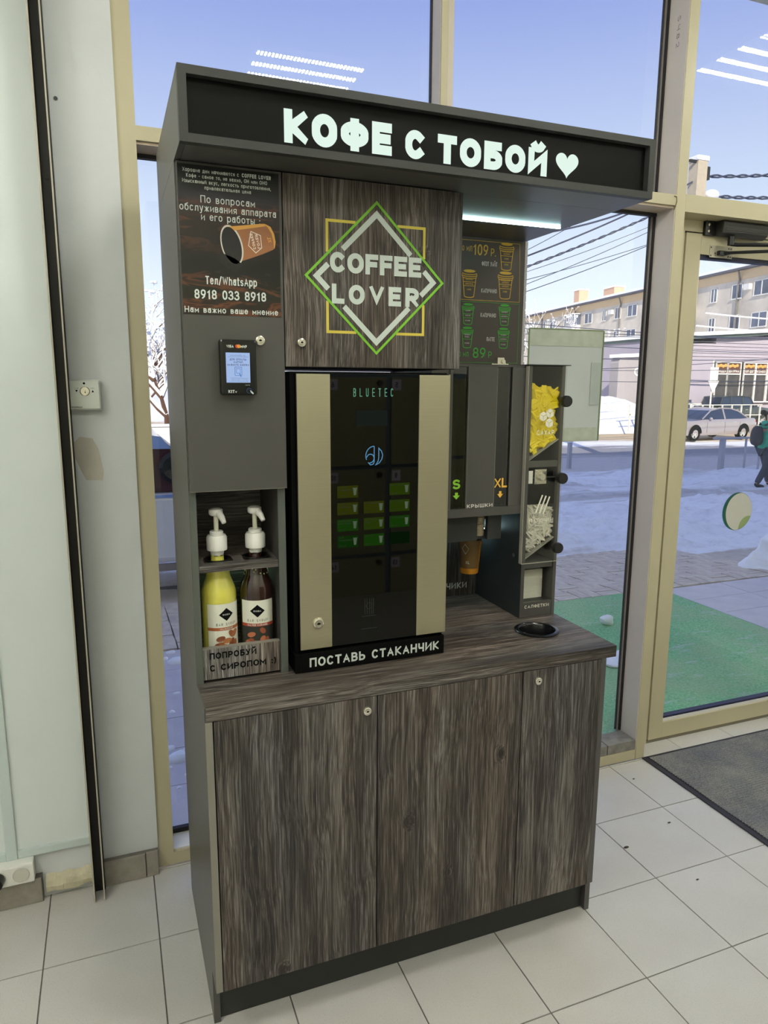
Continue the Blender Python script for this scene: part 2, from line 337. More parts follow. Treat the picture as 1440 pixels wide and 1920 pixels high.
def layout(txt, w, gap):
    x = 0; out = []
    for ch in txt:
        c = ALIAS.get(ch, ch); sc = 1
        if c not in G:
            c = c.upper(); c = ALIAS.get(c, c); sc = .74
        gw, st = G.get(c, (.5, [])); gw = gw*(sc if sc < 1 else 1)
        a = w/2
        for q in st:
            cl = isinstance(q, tuple); pl = q[1] if cl else q
            top = 1
            o = [(x+a+p[0]*gw, (a+p[1]*(1-2*a/sc if False else 1-2*a))*sc if sc == 1 else (a+p[1]*(sc-2*a))) for p in pl]
            ok = all(-.001 <= p[0] <= 1.001 and -.001 <= p[1] <= 1.001 for p in pl) and gw > .2
            out.append((o, cl, (x, x+gw+2*a, 0, sc) if ok else None))
        x += gw+2*a+gap
    return out, max(x-gap, .01)

def build(name, mb, m, parent=None, smooth=False, bevel=0, kind=None):
    me = bpy.data.meshes.new(name)
    o = bpy.data.objects.new(name, me)
    off = Vector((0, 0, 0)); p = parent
    while p is not None: off += Vector(p.location); p = p.parent
    me.from_pydata([(v[0]-off[0], v[1]-off[1], v[2]-off[2]) for v in mb.v], [], mb.f)
    ms = m if isinstance(m, (list, tuple)) else [m]
    for x in ms: me.materials.append(x)
    if len(ms) > 1: me.polygons.foreach_set('material_index', mb.mi)
    if bevel:
        bm = bmesh.new(); bm.from_mesh(me)
        bmesh.ops.remove_doubles(bm, verts=bm.verts, dist=1e-6)
        ed = [e for e in bm.edges if len(e.link_faces) == 2 and e.calc_face_angle(0) > .5]
        bmesh.ops.bevel(bm, geom=ed, offset=bevel, segments=2, affect='EDGES', profile=.6); bm.to_mesh(me); bm.free()
    if smooth:
        me.polygons.foreach_set('use_smooth', [True]*len(me.polygons))
        if hasattr(me, 'set_sharp_from_angle'): me.set_sharp_from_angle(angle=radians(smooth if smooth > 1 else 35))
    me.update(); COL.objects.link(o); o.parent = parent
    if kind: o['kind'] = kind
    return o
def thing(name, label, cat, loc=(0, 0, 0), group=None):
    o = bpy.data.objects.new(name, None); COL.objects.link(o); o.location = loc; o.empty_display_size = .05
    o['label'] = label; o['category'] = cat
    if group: o['group'] = group
    return o
def tag(o, label, cat, group=None, kind=None):
    o['label'] = label; o['category'] = cat
    if group: o['group'] = group
    if kind: o['kind'] = kind
    return o
def setting(name, loc=(0, 0, 0)):
    o = bpy.data.objects.new(name, None); COL.objects.link(o); o.location = loc; o['kind'] = 'structure'; o.empty_display_size = .05; return o
def copy_tree(o, parent=None):
    c = o.copy(); COL.objects.link(c); c.parent = parent
    for ch in list(o.children): copy_tree(ch, c)
    return c
def B(*a): return MB().box(*a)

# ================================================================== ROOM SHELL
PX, OX, OY = .31385, .8297-.31385*10, -.2063-.31385*8
fl = build('floor', B(-2.6, 5.6, -2.9, .745, -.05, -.004), M_grout, kind='structure')
tm = B(0, PX-.004, 0, PX-.004, -.0035, 0)
t0 = build('tile', tm, M_tile, fl)
k = 0
for i in range(0, 25):
    for j in range(0, 12):
        x = OX+i*PX+.002; y = OY+j*PX+.002
        if y+PX > .75 or x < -2.6 or x+PX > 5.6: continue
        o = t0 if k == 0 else t0.copy()
        if k: COL.objects.link(o); o.parent = fl
        o.location = (x, y, random.uniform(-.0004, .0003)); k += 1
# cut row against the window wall and threshold tiles
for i in range(8, 17):
    x = OX+i*PX+.002; y = OY+10*PX+.002; y1 = .742
    y += PX if y+PX < .72 else 0
for i in range(25):
    x = OX+i*PX+.002
    yy = OY+11*PX+.002
    if yy < .74 and x+PX < 5.6: build('tile', B(x, x+PX-.004, yy, .744, -.0035, .0), M_tile, fl)
for i, (a, b_) in enumerate([(1.97, 2.18), (2.184, 2.49), (2.494, 2.80), (2.804, 3.1)]):
    build('tile', B(a, b_, .748, .842, -.0035, .0005), M_tile, fl)
build('ceiling', B(-2.6, 5.6, -2.9, 1.0, 3.3, 3.4), M_ceil, kind='structure')
build('wall_back', B(-2.6, 5.6, -3.0, -2.9, 0, 3.3), mat('back_wall_paint', (.72, .70, .58, 1), .8, lin_c=True), kind='structure')
build('wall_left', B(-2.7, -2.6, -3.0, .74, 0, 3.3), M_wall, kind='structure')
build('wall_right', B(5.6, 5.7, -3.0, .74, 0, 3.3), M_wall, kind='structure')
wf = build('wall_front', B(-2.7, -.0925, .74, 1.0, 0, 3.3), M_wall, kind='structure')
build('paint_patch', MB().prism([(-.262, 1.45), (-.245, 1.467), (-.21, 1.461), (-.196, 1.43), (-.185, 1.36), (-.189, 1.335), (-.235, 1.337), (-.245, 1.36), (-.262, 1.405)], 'y', .7386, .742), mat('bare_plaster', (.53, .50, .43, 1), .9, lin_c=True, vary=.1), wf)
h = MB(); h.lathe([(.0001, -.0012), (.006, -.0012)], (-.2452, .7395, 2.387), 12, 'y'); h.f = [f for f in h.f]
build('screw_hole', MB().cyl((-.2452, .7380, 2.383), .0055, .002, 'y', 12), M_blk, wf)
wf2 = build('wall_front_right', B(4.0, 5.7, .74, 1.0, 0, 3.3), M_wall, kind='structure')
# storeys above the shop: facade and roof throw the shade on the forecourt
build('wall_facade', B(-30, 45, .88, 1.2, 3.35, 10.0), mat('facade_render', (.75, .73, .68, 1), .9, lin_c=True), kind='structure')
build('roof', B(-30, 45, -12, 1.2, 10.0, 10.2), M_lamd, kind='structure')
build('wall_facade_left', B(-30, -2.7, .88, 1.2, -.05, 3.35), mat('facade_render', (0, 0, 0)), kind='structure')
build('wall_facade_right', B(5.7, 45, .88, 1.2, -.3, 3.35), mat('facade_render', (0, 0, 0)), kind='structure')

# plastic wall panels, trims, skirting, shutter rail
pan = thing('wall_panel', 'white plastic sheet panels with pale trims left of the black shutter rail', 'wall panel', (-1.0, .74, .16))
build('panel', B(-.508, -.299, .732, .7395, .185, 3.29), M_pvc, pan)
build('panel', B(-2.5, -.540, .732, .7395, .185, 3.29), M_pvc, pan)
build('trim_strip', B(-.540, -.508, .722, .7395, .155, 3.29), M_pvct, pan, bevel=.003)
build('trim_strip', B(-.508, -.299, .724, .7395, .158, .185), M_pvct, pan, bevel=.003)
build('trim_strip', B(-2.5, -.540, .724, .7395, .158, .185), M_pvct, pan, bevel=.003)
bs = MB()
for i in range(14):
    x0 = -.435+i*.0098; w1 = .004*sin(i*.7); w2 = .003*sin(i*1.1+1)
    bs.prism([(.7395, .016+w1), (.716+w2, .024+w1), (.712+w2*.6, .045), (.716+w1*.5, .062+w2), (.7395, .074+w2)], 'x', x0, x0+.0099)
tag(build('plaster_filler', bs, M_plast), 'lumpy cream plaster where a skirting tile is missing beside the rail', 'plaster')
sk = build('baseboard_left', B(-2.5, -.445, .716, .7395, 0, .085), M_grout, kind='structure')
for i, (a, b_) in enumerate([(-.765, -.447), (-1.08, -.769), (-1.4, -1.084), (-1.72, -1.404)]):
    build('skirting_tile', B(a, b_, .712, .7155, .001, .086), M_skirt, sk, bevel=.001)
sk2 = build('baseboard_front', B(-.262, -.094, .722, .7395, 0, .084), M_grout, kind='structure')
build('skirting_tile', B(-.262, -.135, .713, .7215, .001, .085), M_skirt, sk2, bevel=.001)
build('skirting_tile', B(-.132, -.095, .713, .7215, .001, .088), M_skirt, sk2, bevel=.001)
rail = thing('shutter_rail', 'black slotted guide rail with pale lips running floor to ceiling', 'rail', (-.278, .7, 0))
build('channel', MB().box(-.294, -.262, .700, .739, .002, 3.29).box(-.2935, -.2915, .655, .70, .002, 3.29).box(-.2665, -.2645, .655, .70, .002, 3.29), mat('rail_brown', (26, 20, 15), .5), rail)
build('lip', B(-.2960, -.2915, .648, .655, .002, 3.29), mat('rail_lip', (185, 178, 160), .4), rail)
build('lip', B(-.2665, -.2625, .648, .655, .002, 3.29), MATS['rail_lip'], rail)
build('rail_rivet', MB().ball((-.279, .698, 2.165), .004), M_chrome, rail)

# key switch on the pilaster
ks = thing('key_switch', 'square white shutter key switch with arrows on the pilaster', 'switch', (-.223, .738, 1.588))
build('base', B(-.2655, -.1790, .712, .739, 1.545, 1.632), mat('switch_grey', (190, 192, 184), .35), ks, bevel=.003)
build('face_plate', B(-.2615, -.1835, .7085, .7125, 1.549, 1.628), mat('switch_face', (214, 218, 208), .3), ks, bevel=.001)
cy = MB(); cy.lathe([(.0135, 0), (.0135, -.002), (.0115, -.003), (.0115, -.001), (.008, -.001), (.008, -.004), (.0001, -.004)], (-.2215, .7085, 1.599), 24, 'y')
build('cylinder_lock', cy, M_chrome, ks, smooth=30)
pr = MB(); f = XZ(.7080)
pr.face([f(-.247, 1.603), f(-.2435, 1.596), f(-.240, 1.603)][::-1]); pr.face([f(-.204, 1.596), f(-.2005, 1.603), f(-.197, 1.596)])
pr.face([f(-.2225, 1.594), f(-.2195, 1.594), f(-.221, 1.602)]); pr.v[-3:] = [(v[0], .7042, v[2]) for v in pr.v[-3:]]
pr.text('DOORHAN', -.2595, -.231, 1.5515, .0045, f, .2); pr.text('CLOSE', -.249, -.238, 1.6065, .0022, f, .15); pr.text('OPEN', -.206, -.196, 1.6065, .0022, f, .15)
pr.lathe([(.0032, 0), (.0001, 0)], (-.2225, .7081, 1.6215), 10, 'y')
build('lettering', pr, M_blkprint, ks)

# double socket with plug at the floor
sc = thing('double_socket', 'white double wall socket with a black plug above the skirting', 'socket', (-.525, .731, .13))
build('housing', B(-.600, -.462, .690, .7315, .092, .158), M_white, sc, bevel=.006)
for cx_ in (-.563, -.498):
    w_ = MB(); w_.lathe([(.0235, -.0012), (.0225, -.003), (.0215, -.0015), (.0205, .010), (.0001, .010)], (cx_, .690, .125), 24, 'y')
    build('outlet_ring', w_, mat('socket_insert', (205, 202, 190), .4), sc, smooth=30)
pl = MB(); pl.lathe([(.0205, .006), (.021, -.012), (.018, -.030), (.010, -.036), (.0001, -.037)], (-.563, .688, .125), 20, 'y'); pl.tube([(-.563, .656, .122), (-.58, .652, .118), (-.62, .66, .105), (-.70, .67, .05), (-.8, .66, .012), (-1.1, .60, .008)], .0045, 8)
tag(build('power_plug', pl, M_blk, smooth=40), 'black round plug and cable in the left outlet of the floor socket', 'plug')

# ================================================================== WINDOWS
ZT = 3.3
win = setting('window_1', (1.0, .8, 0))
build('jamb', B(-.0925, -.042, .750, .870, 0, ZT), M_frame, win)
build('glazing_gasket', B(-.042, -.038, .85, .870, .1, ZT), M_gask, win)
build('mullion', MB().box(.926, .951, .776, .864, 2.345, ZT).box(.926, .951, .776, .864, .09, 2.305), [M_frame], win)
build('mullion_reveal', MB().box(.9245, .926, .782, .862, 2.346, ZT).box(.951, .985, .806, .862, 2.346, ZT), M_reveal, win)
build('glazing_gasket', MB().box(.9215, .9245, .846, .862, 2.346, ZT).box(.985, .988, .846, .862, 2.346, ZT).box(.951, .953, .79, .806, 2.346, ZT), M_gask, win)
build('post', B(1.920, 1.9655, .750, .875, 0, ZT), M_frame, win)
build('post_reveal', B(1.9165, 1.920, .752, .858, .045, ZT), M_reveal, win)
build('glazing_bead', B(1.903, 1.9163, .862, .874, .045, ZT), mat('grey_bead', (150, 142, 138), .4), win)
build('glazing_gasket', MB().box(1.9095, 1.9166, .852, .8615, .09, ZT).box(1.896, 1.9025, .866, .872, .09, ZT), M_gask, win)
build('transom', B(-.042, 1.920, .750, .870, 2.306, 2.345), M_frame, win)
build('transom_reveal', B(-.042, 1.919, .760, .868, 2.298, 2.3055), mat('cream_soffit_lit', (.62, .50, .38, 1), .5, lin_c=True), win)  # underside of the cream transom, light from outside painted into the tone
build('glazing_gasket', MB().box(-.04, 1.915, .846, .866, 2.286, 2.2975).box(-.04, 1.915, .85, .866, 2.3452, 2.351), M_gask, win)
build('bottom_rail', B(-.042, 1.919, .752, .870, 0, .045), M_frame, win)
build('sill', B(-.042, 1.15, .762, .848, .0455, .05), M_white, win)
build('glazing_gasket', B(-.04, 1.9, .85, .868, .05, .066), M_gask, win)
gr = MB(); gf = lambda u, w: (1.9160, .805+u, w)
def vtxt(mb, s_, y, z, ht):
    for i, ch in enumerate(s_): mb.text(ch, .0, .018, 0, .016, lambda u, w, i=i: (1.9160, y+.018-w, z-u-i*.03), .1)
vtxt(gr, 'SЧ82', .790, 2.985, .02)
build('handwriting', gr, mat('pencil_ink', (70, 66, 90), .7), win)
for (a, b_, c, d) in [(-.04, .9215, .066, 2.286), (.988, 1.903, .066, 2.286), (-.04, .9215, 2.351, ZT), (.988, 1.903, 2.351, ZT)]:
    build('pane', B(a, b_, .8615, .8625, c, d), M_glass, win)
cable = MB().tube([(1.905, .747, 2.338), (1.9125, .742, 2.335), (1.914, .741, 2.318), (1.909, .742, 2.30), (1.9075, .747, 2.288)], .0022, 6)
tag(build('cable_stub', cable, mat('dull_cable', (110, 105, 70), .6)), 'short bent cable stub on the cream transom beside the post', 'cable')
lg = setting('trim_1', (1.5, .8, .05))
for a, b_ in [(1.16, 1.46), (1.464, 1.765), (1.769, 1.915)]:
    build('stone', B(a, b_, .752, .848, .0462, .090), mat('grey_stone', (.22, .205, .18, 1), .8, lin_c=True, vary=.25, vscale=25, bump=.5, bscale=120), lg, bevel=.002)
# poster seen from behind, stuck outside the glass
po = thing('window_poster', 'blank back of a white poster with green edge taped outside the glass', 'poster', (1.5, .885, 1.4))
build('sheet', B(1.372, 1.722, .8835, .8855, 1.398, 1.842), mat('poster_back', (.66, .66, .66, 1), .8, lin_c=True), po)
tape = mat('milky_tape', (.58, .58, .48, 1), .5, lin_c=True, vary=.12, vscale=20)
build('tape', B(1.374, 1.718, .8815, .8832, 1.776, 1.838), tape, po)
build('tape', B(1.374, 1.712, .8815, .8832, 1.402, 1.455), tape, po)
build('tape', B(1.668, 1.716, .8800, .8814, 1.545, 1.715), mat('grey_tape', (.54, .56, .53, 1), .6, lin_c=True), po)
build('border', MB().box(1.368, 1.374, .8805, .8832, 1.40, 1.84).box(1.718, 1.724, .8805, .8832, 1.40, 1.84).box(1.374, 1.718, .8805, .8814, 1.8382, 1.8425), mat('green_border', (.20, .27, .10, 1), .6, lin_c=True), po)

# door frame, header, overlight
dw = setting('window_2', (2.5, .8, 2.3))
build('transom', B(1.966, 3.95, .750, .870, 2.288, 2.352), M_frame, dw)
build('mullion', B(3.95, 4.0, .750, .870, 0, ZT), M_frame, dw)
build('glazing_gasket', MB().box(1.967, 1.975, .85, .868, 2.3525, ZT).box(1.975, 3.95, .85, .868, 2.3525, 2.36), M_gask, dw)
build('pane', MB().box(1.975, 3.95, .8615, .8625, 2.36, ZT), M_glass, dw)
df = setting('trim_2', (2.0, .85, 0))
build('frame_side', B(1.966, 2.060, .842, .90, 0, 2.287), M_frame, df)
build('frame_head', B(2.060, 3.95, .842, .90, 2.243, 2.287), M_frame, df)
build('threshold', B(2.060, 3.95, .844, .90, .0, .012), mat('threshold_metal', (120, 112, 92), .5), df)
dr = setting('door_1', (2.07, .86, 0))
build('stile', B(2.068, 2.146, .840, .895, .016, 2.237), M_frame, dr)
build('stile', B(2.92, 2.998, .840, .895, .016, 2.237), M_frame, dr)
build('bottom_rail', B(2.1465, 2.9195, .840, .895, .016, .090), M_frame, dr)
build('top_rail', B(2.1465, 2.9195, .840, .895, 2.158, 2.237), M_frame, dr)
build('glazing_bead', MB().box(2.1465, 2.9195, .848, .88, .0905, .104), mat('white_bead', (225, 222, 220), .3), dr)
build('glazing_gasket', MB().box(2.1465, 2.9195, .852, .88, .1045, .114).box(2.1465, 2.9195, .850, .88, 2.143, 2.1575), mat('navy_gasket', (30, 32, 62), .5), dr)
build('joint_shadow_gap', MB().box(2.0602, 2.0678, .858, .862, .016, 2.243).box(2.0602, 3.9, .858, .862, 2.2372, 2.2428), M_blk, dr)
build('pane', B(2.1468, 2.9192, .8645, .8655, .114, 2.143), M_glass, dr)
d2 = setting('door_2', (3.0, .86, 0))
build('stile', MB().box(3.003, 3.08, .840, .895, .016, 2.237).box(3.86, 3.94, .840, .895, .016, 2.237), M_frame, d2)
build('rail', MB().box(3.08, 3.86, .840, .895, .016, .10).box(3.08, 3.86, .840, .895, 2.158, 2.237), M_frame, d2)
build('pane', B(3.08, 3.86, .8645, .8655, .10, 2.158), M_glass, d2)
# round sticker on the door glass
st = thing('door_sticker', 'round cream sticker with green crescents on the door glass', 'sticker', (2.505, .86, 1.06))
scx, scz, sr = 2.508, 1.058, .0885
def disc(mb, cx, cz, r, y, seg=40, mi=0): mb.face([(cx+r*cos(2*pi*i/seg), y, cz+r*sin(2*pi*i/seg)) for i in range(seg)], mi)
def lens_(c1, r1, c2, r2, seg=30, inside=True):
    pass
m_ = MB(); m_.cyl((scx, .8612, scz), sr, .002, 'y', 40); build('disc', m_, mat('dark_green_print', (22, 88, 72), .5), st)
m_ = MB(); pts = []
for i in range(61):
    a = 2*pi*i/60; x, z = .010+.080*cos(a), -.002+.087*sin(a)
    r_ = hypot(x, z)
    if r_ > .087: x, z = x*.087/r_, z*.087/r_
    pts.append((scx+x, .8606, scz+z))
m_.face(pts[:-1]); build('face', m_, mat('cream_print', (196, 194, 184), .5), st)
m_ = MB(); q = []
for i in range(25):
    a = radians(-82+i*60/24); q.append((scx+.0865*cos(a), .8600, scz+.0865*sin(a)))
for i in range(25):
    a = radians(60+i*105/24); dx_, dz_ = .070+.056*cos(a), -.080+.056*sin(a); kk_ = min(1, .0865/hypot(dx_, dz_)); q.append((scx+dx_*kk_, .8600, scz+dz_*kk_))
m_.face(q); build('leaf_mark', m_, mat('sage_print', (140, 158, 104), .5), st)
# door closer
dc = thing('door_closer', 'dark grey overhead door closer with black arms on the cream header', 'door closer', (2.3, .84, 2.24))
build('body', MB().prism([(.841, 2.286), (.841, 2.232), (.812, 2.226), (.790, 2.238), (.784, 2.278), (.792, 2.286)], 'x', 2.205, 2.452), mat('closer_grey', (62, 60, 58), .4, metal=.3), dc, bevel=.003)
rb = MB()
for i in range(6): rb.box(2.22, 2.45, .7845+.0006*i, .7862+.0006*i, 2.243+i*.006, 2.2445+i*.006)
build('rib', rb, mat('closer_rib', (88, 86, 82), .4), dc)
build('mounting_plate', B(2.150, 2.2045, .826, .841, 2.230, 2.286), M_blk, dc, bevel=.003)
for z in (2.246, 2.271): build('screw', MB().ball((2.166, .825, z), .006), M_chrome, dc)
build('pivot', MB().cyl((2.27, .806, 2.195), .013, .034, 'z', 14), M_blk, dc)
build('arm', MB().tube([(2.27, .806, 2.20), (2.29, .79, 2.196), (2.36, .74, 2.192), (2.62, .60, 2.185)], .008, 8), M_blk, dc)
build('arm', MB().tube([(2.255, .826, 2.167), (2.30, .80, 2.168), (2.62, .60, 2.172)], .0065, 8), M_blk, dc)
build('bracket', MB().box(2.232, 2.27, .822, .838, 2.158, 2.176).box(2.262, 2.282, .815, .836, 2.160, 2.174), M_blk, dc, bevel=.002)
build('screw_plate', B(2.193, 2.315, .8378, .8398, 2.149, 2.196), mat('zinc_plate', (165, 158, 140), .4, metal=.6), dc)
for x, z in [(2.20, 2.156), (2.20, 2.188), (2.223, 2.166), (2.295, 2.156), (2.307, 2.156), (2.295, 2.188), (2.307, 2.188)]: build('screw', MB().cyl((x, .8368, z), .0032, .001, 'y', 8), M_blk, dc)

# door mat
dm = thing('door_mat', 'ribbed grey entrance mat with dark rubber edge inside the door', 'mat', (2.5, .3, 0))
build('border', B(1.948, 3.35, -.55, .742, .0012, .006), mat('mat_rubber', (38, 36, 44), .7), dm, bevel=.002)
def mat_mat():
    t = NT('mat_pile'); b = t.new('ShaderNodeBsdfPrincipled'); t.link(b.outputs[0], t.out.inputs[0]); b.inputs['Roughness'].default_value = .95
    v = coords(t); a = noise_n(t, v, 260, 3, .7); c = noise_n(t, v, 4, 4, .7)
    r = ramp(t, [(.3, (.065, .066, .072, 1)), (.7, (.30, .30, .30, 1))], a); r_ = ramp(t, [(.35, (.75, .78, .90, 1)), (.65, (1.35, 1.32, 1.2, 1))], c)
    m = t.new('ShaderNodeMix', data_type='RGBA', blend_type='MULTIPLY'); m.inputs[0].default_value = 1
    t.link(r.outputs[0], m.inputs[6]); t.link(r_.outputs[0], m.inputs[7]); t.link(m.outputs[2], b.inputs['Base Color'])
    bp = t.new('ShaderNodeBump'); bp.inputs['Strength'].default_value = 1; bp.inputs['Distance'].default_value = .004
    t.link(a, bp.inputs['Height']); t.link(bp.outputs[0], b.inputs['Normal']); return t.m
pm = MB(); ny = 95
for i in range(ny):
    y0 = -.525+i*.0132; x0, x1 = 1.975, 3.33
    nseg = 24
    pr_ = None
    for k in range(nseg):
        xa = x0+(x1-x0)*k/nseg; xb = x0+(x1-x0)*(k+1)/nseg
        h_ = .0095+.003*noise.noise((xa*9, y0*9, 1)); h2_ = .0095+.003*noise.noise((xb*9, y0*9, 1))
        pm.face([(xa, y0, .006), (xb, y0, .006), (xb, y0+.004, h2_), (xa, y0+.004, h_)])
        pm.face([(xa, y0+.004, h_), (xb, y0+.004, h2_), (xb, y0+.0095, h2_), (xa, y0+.0095, h_)])
        pm.face([(xa, y0+.0095, h_), (xb, y0+.0095, h2_), (xb, y0+.0132, .006), (xa, y0+.0132, .006)])
build('ribbed_pile', pm, mat_mat(), dm, kind='stuff')

for i, (x, y, r, lab) in enumerate([(1.72, .33, .006, 'dark crumb on the second tile row near the mat'), (1.47, .27, .009, 'flattened grey scrap on the tiles right of the base cabinet'), (1.58, .05, .005, 'tiny dark crumb in the middle of a tile'), (1.93, -.02, .008, 'dark crumb lying on a joint near the mat corner'), (1.70, -.38, .006, 'elongated dark crumb on the lower right tile'), (1.80, .62, .005, 'small brown crumb below the cream post')]):
    m = MB(); m.ball((x, y, .0022), r, 7, 4, sc=(1.3, .6, .3)); tag(build('crumb', m, mat('crumb_dark', (62, 54, 48), .9)), lab, 'crumb', 'crumbs on the floor tiles')
# ceiling lamps (their light is the room's light)
def lamp(cx, cy, dots, lab):
    t = thing('ceiling_light', lab, 'ceiling light', (cx, cy, 3.3), 'square LED ceiling panels')
    build('housing', B(cx-.297, cx+.297, cy-.297, cy+.297, 3.262, 3.298), M_white, t)
    for r_ in range(4):
        y = cy-.195+r_*.13; m = MB()
        if dots:
            for i in range(30):
                for q in (-.011, .011):
                    x = cx-.275+i*.019; m.box(x-.0045, x+.0045, y+q-.0045, y+q+.0045, 3.2585, 3.2618)
        else: m.box(cx-.275, cx+.275, y-.011, y+.011, 3.2585, 3.2618)
        build('led_row', m, M_stripd if dots else M_strip, t)
M_stripd = emit('led_dots', (250, 251, 240), LAMP*2.2)
lamp(.92, -.80, True, 'square LED ceiling panel over the kiosk')
lamp(3.12, .26, True, 'square LED ceiling panel by the door')
for x, y, lab in [(-1.5, -.8, 'square LED ceiling panel by the left wall'), (-.3, -2.2, 'square LED ceiling panel behind the camera'), (2.4, -2.0, 'square LED ceiling panel above the lockers'), (5.15, -2.5, 'square LED ceiling panel by the right wall'), (-1.5, -2.2, 'square LED ceiling panel in the left back corner')]:
    lamp(x, y, False, lab)

# ================================================================== KIOSK
def lock(parent, x, z, y, r=.011, name='lock'):
    m = MB(); m.lathe([(r, 0), (r*1.02, -.003), (r*.9, -.006), (r*.72, -.007), (r*.70, -.0055), (r*.62, -.0055), (r*.60, -.0075), (.0001, -.0078)], (x, y, z), 24, 'y')
    o = build(name, m, M_chrome, parent, smooth=30)
    build('keyhole', MB().prism([(x-r*.36, z-r*.05), (x-r*.08, z-r*.16), (x+r*.22, z-r*.10), (x+r*.36, z), (x+r*.1, z+r*.22), (x-r*.1, z+r*.22)], 'y', y-.0082, y-.0078), M_blkprint, o)
    return o
# --- base cabinet
bc = thing('base_cabinet', 'grey pine base cabinet with three doors under the countertop', 'cabinet', (.57, .3, 0))
build('side_panel', MB().prism([(.002, .158), (.075, .158), (.075, .001), (.605, .001), (.605, .866), (.002, .866)], 'x', 0, .0165).box(0, .0030, .002, .605, .8662, .9), M_lam, bc)
build('panel_edge', B(.0003, .0165, .0005, .0020, .158, .866), M_edge, bc)
build('side_panel', MB().box(1.092, 1.1075, .0015, .07, .158, .866).box(1.1075, 1.139, .07, .085, .158, .866).box(1.139, 1.156, .07, .605, .001, .866), M_lam, bc)
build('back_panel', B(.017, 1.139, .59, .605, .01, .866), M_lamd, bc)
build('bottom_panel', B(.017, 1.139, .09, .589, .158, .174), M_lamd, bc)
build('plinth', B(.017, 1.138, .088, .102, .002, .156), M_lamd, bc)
for i, (a, b_, mm_) in enumerate([(.0195, .4150, M_wood), (.4185, .8325, M_wood2), (.8365, 1.0915, M_wood3)]):
    d = build('door', B(a, b_, 0, .018, .158, .8655), mm_, bc, bevel=.0006)
    if i == 0: lock(d, .389, .831, 0)
    if i == 2: lock(d, .882, .834, 0)
for xa in (.409, .826): build('divider', B(xa, xa+.016, .03, .58, .175, .865), M_lamd, bc)
# --- countertop with a round waste chute
ct = thing('countertop', 'grey pine worktop with horizontal grain on the base cabinet', 'countertop', (.57, .3, .868))
cm = MB(); hx, hy, hr, z0, z1 = .996, .186, .052, .8675, .9
qx0, qx1, qy0, qy1 = hx-.06, hx+.06, hy-.06, hy+.06
cm.box(.0032, qx0, 0, .605, z0, z1); cm.box(qx1, 1.139, 0, .605, z0, z1); cm.box(qx0, qx1, 0, qy0, z0, z1); cm.box(qx0, qx1, qy1, .605, z0, z1)
n = 32
for i in range(n):
    a, b_ = 2*pi*i/n-pi/4, 2*pi*(i+1)/n-pi/4
    def sq(t):
        c, s_ = cos(t), sin(t); k = .06/max(abs(c), abs(s_)); return (hx+k*c, hy+k*s_)
    A, Bq = (hx+hr*cos(a), hy+hr*sin(a)), (hx+hr*cos(b_), hy+hr*sin(b_)); C_, D_ = sq(a), sq(b_)
    cm.face([(A[0], A[1], z1), (C_[0], C_[1], z1), (D_[0], D_[1], z1), (Bq[0], Bq[1], z1)])
    cm.face([(A[0], A[1], z0), (A[0], A[1], z1), (Bq[0], Bq[1], z1), (Bq[0], Bq[1], z0)])
build('slab', cm, M_woodh, ct)
wc = thing('waste_chute', 'black round waste hole ring set in the worktop', 'chute', (hx, hy, .9))
rg = MB(); rg.lathe([(.066, .9006), (.066, .9035), (.062, .9055), (.0555, .9055), (.053, .9035), (.0505, .899), (.0500, .80), (.0001, .80)], (hx, hy, 0), 40, cap=False)
build('ring', rg, mat('satin_black', (16, 16, 18), .22), wc, smooth=30)
for a in (20, 200): build('screw', MB().ball((hx+.0595*cos(radians(a)), hy+.0595*sin(radians(a)), .9055), .0028), M_blk, wc)

# --- left column
lc = thing('syrup_cabinet', 'tall grey left column with poster door and open syrup shelf', 'cabinet', (.115, .35, .9))
build('side_panel', B(0, .017, .141, .605, .9006, 2.089), M_lam, lc)
build('side_panel', B(.2085, .2275, .141, .605, .9006, 2.089), M_lam, lc)
build('panel_edge', MB().box(.0008, .0162, .1398, .1408, .9006, 1.376).box(.2092, .2268, .1398, .1408, .9006, 1.376), mat('grey_green_edge', (84, 88, 82), .45), lc)
build('back_panel', B(.017, .2083, .352, .360, .9006, 2.08), M_woodh, lc)
build('shelf', MB().box(.0175, .2080, .143, .1705, 1.178, 1.1955).box(.0175, .2080, .2365, .3515, 1.178, 1.1955).box(.0175, .032, .1705, .2365, 1.178, 1.1955).box(.1035, .1285, .1705, .2365, 1.178, 1.1955).box(.1995, .2080, .1705, .2365, 1.178, 1.1955), M_woodh, lc)
for cx_ in (.0685, .1635):
    g_ = MB(); g_.lathe([(.034, 1.1957), (.034, 1.1975), (.030, 1.198), (.026, 1.1965), (.026, 1.18)], (cx_, .203, 0), 28, cap=False); build('grommet', g_, M_blk, lc, smooth=30)
build('ceiling_board', B(.0175, .2080, .143, .3515, 1.380, 1.396), M_woodh, lc)
fa = build('fascia', B(.0175, .2080, .146, .160, .9062, .984), M_woodf, lc)
build('fascia_edge', B(.0175, .2080, .1455, .1605, .9842, .9865), M_edge, fa)
tx = MB(); tx.text('ПОПРОБУЙ', .0335, .1480, .9580, .0165, XZ(.1453), .22, gap=.17); tx.text('С СИРОПОМ :)', .0330, .1975, .9270, .0165, XZ(.1453), .22, gap=.17)
build('lettering', tx, M_blkprint, fa)
dd = build('door', B(.003, .2285, .122, .1405, 1.3765, 2.0865), M_lam, lc, bevel=.0006)
build('door_edge', MB().box(.0028, .2287, .1218, .1409, 1.3757, 1.3766), M_edge, dd)
lock(dd, .1715, 1.7195, .122, .0115)
# small cool lamp inside the bottle bay
build('bay_lamp', B(.06, .20, .335, .345, 1.168, 1.176), emit('bay_led', (205, 255, 225), 14.0), lc)
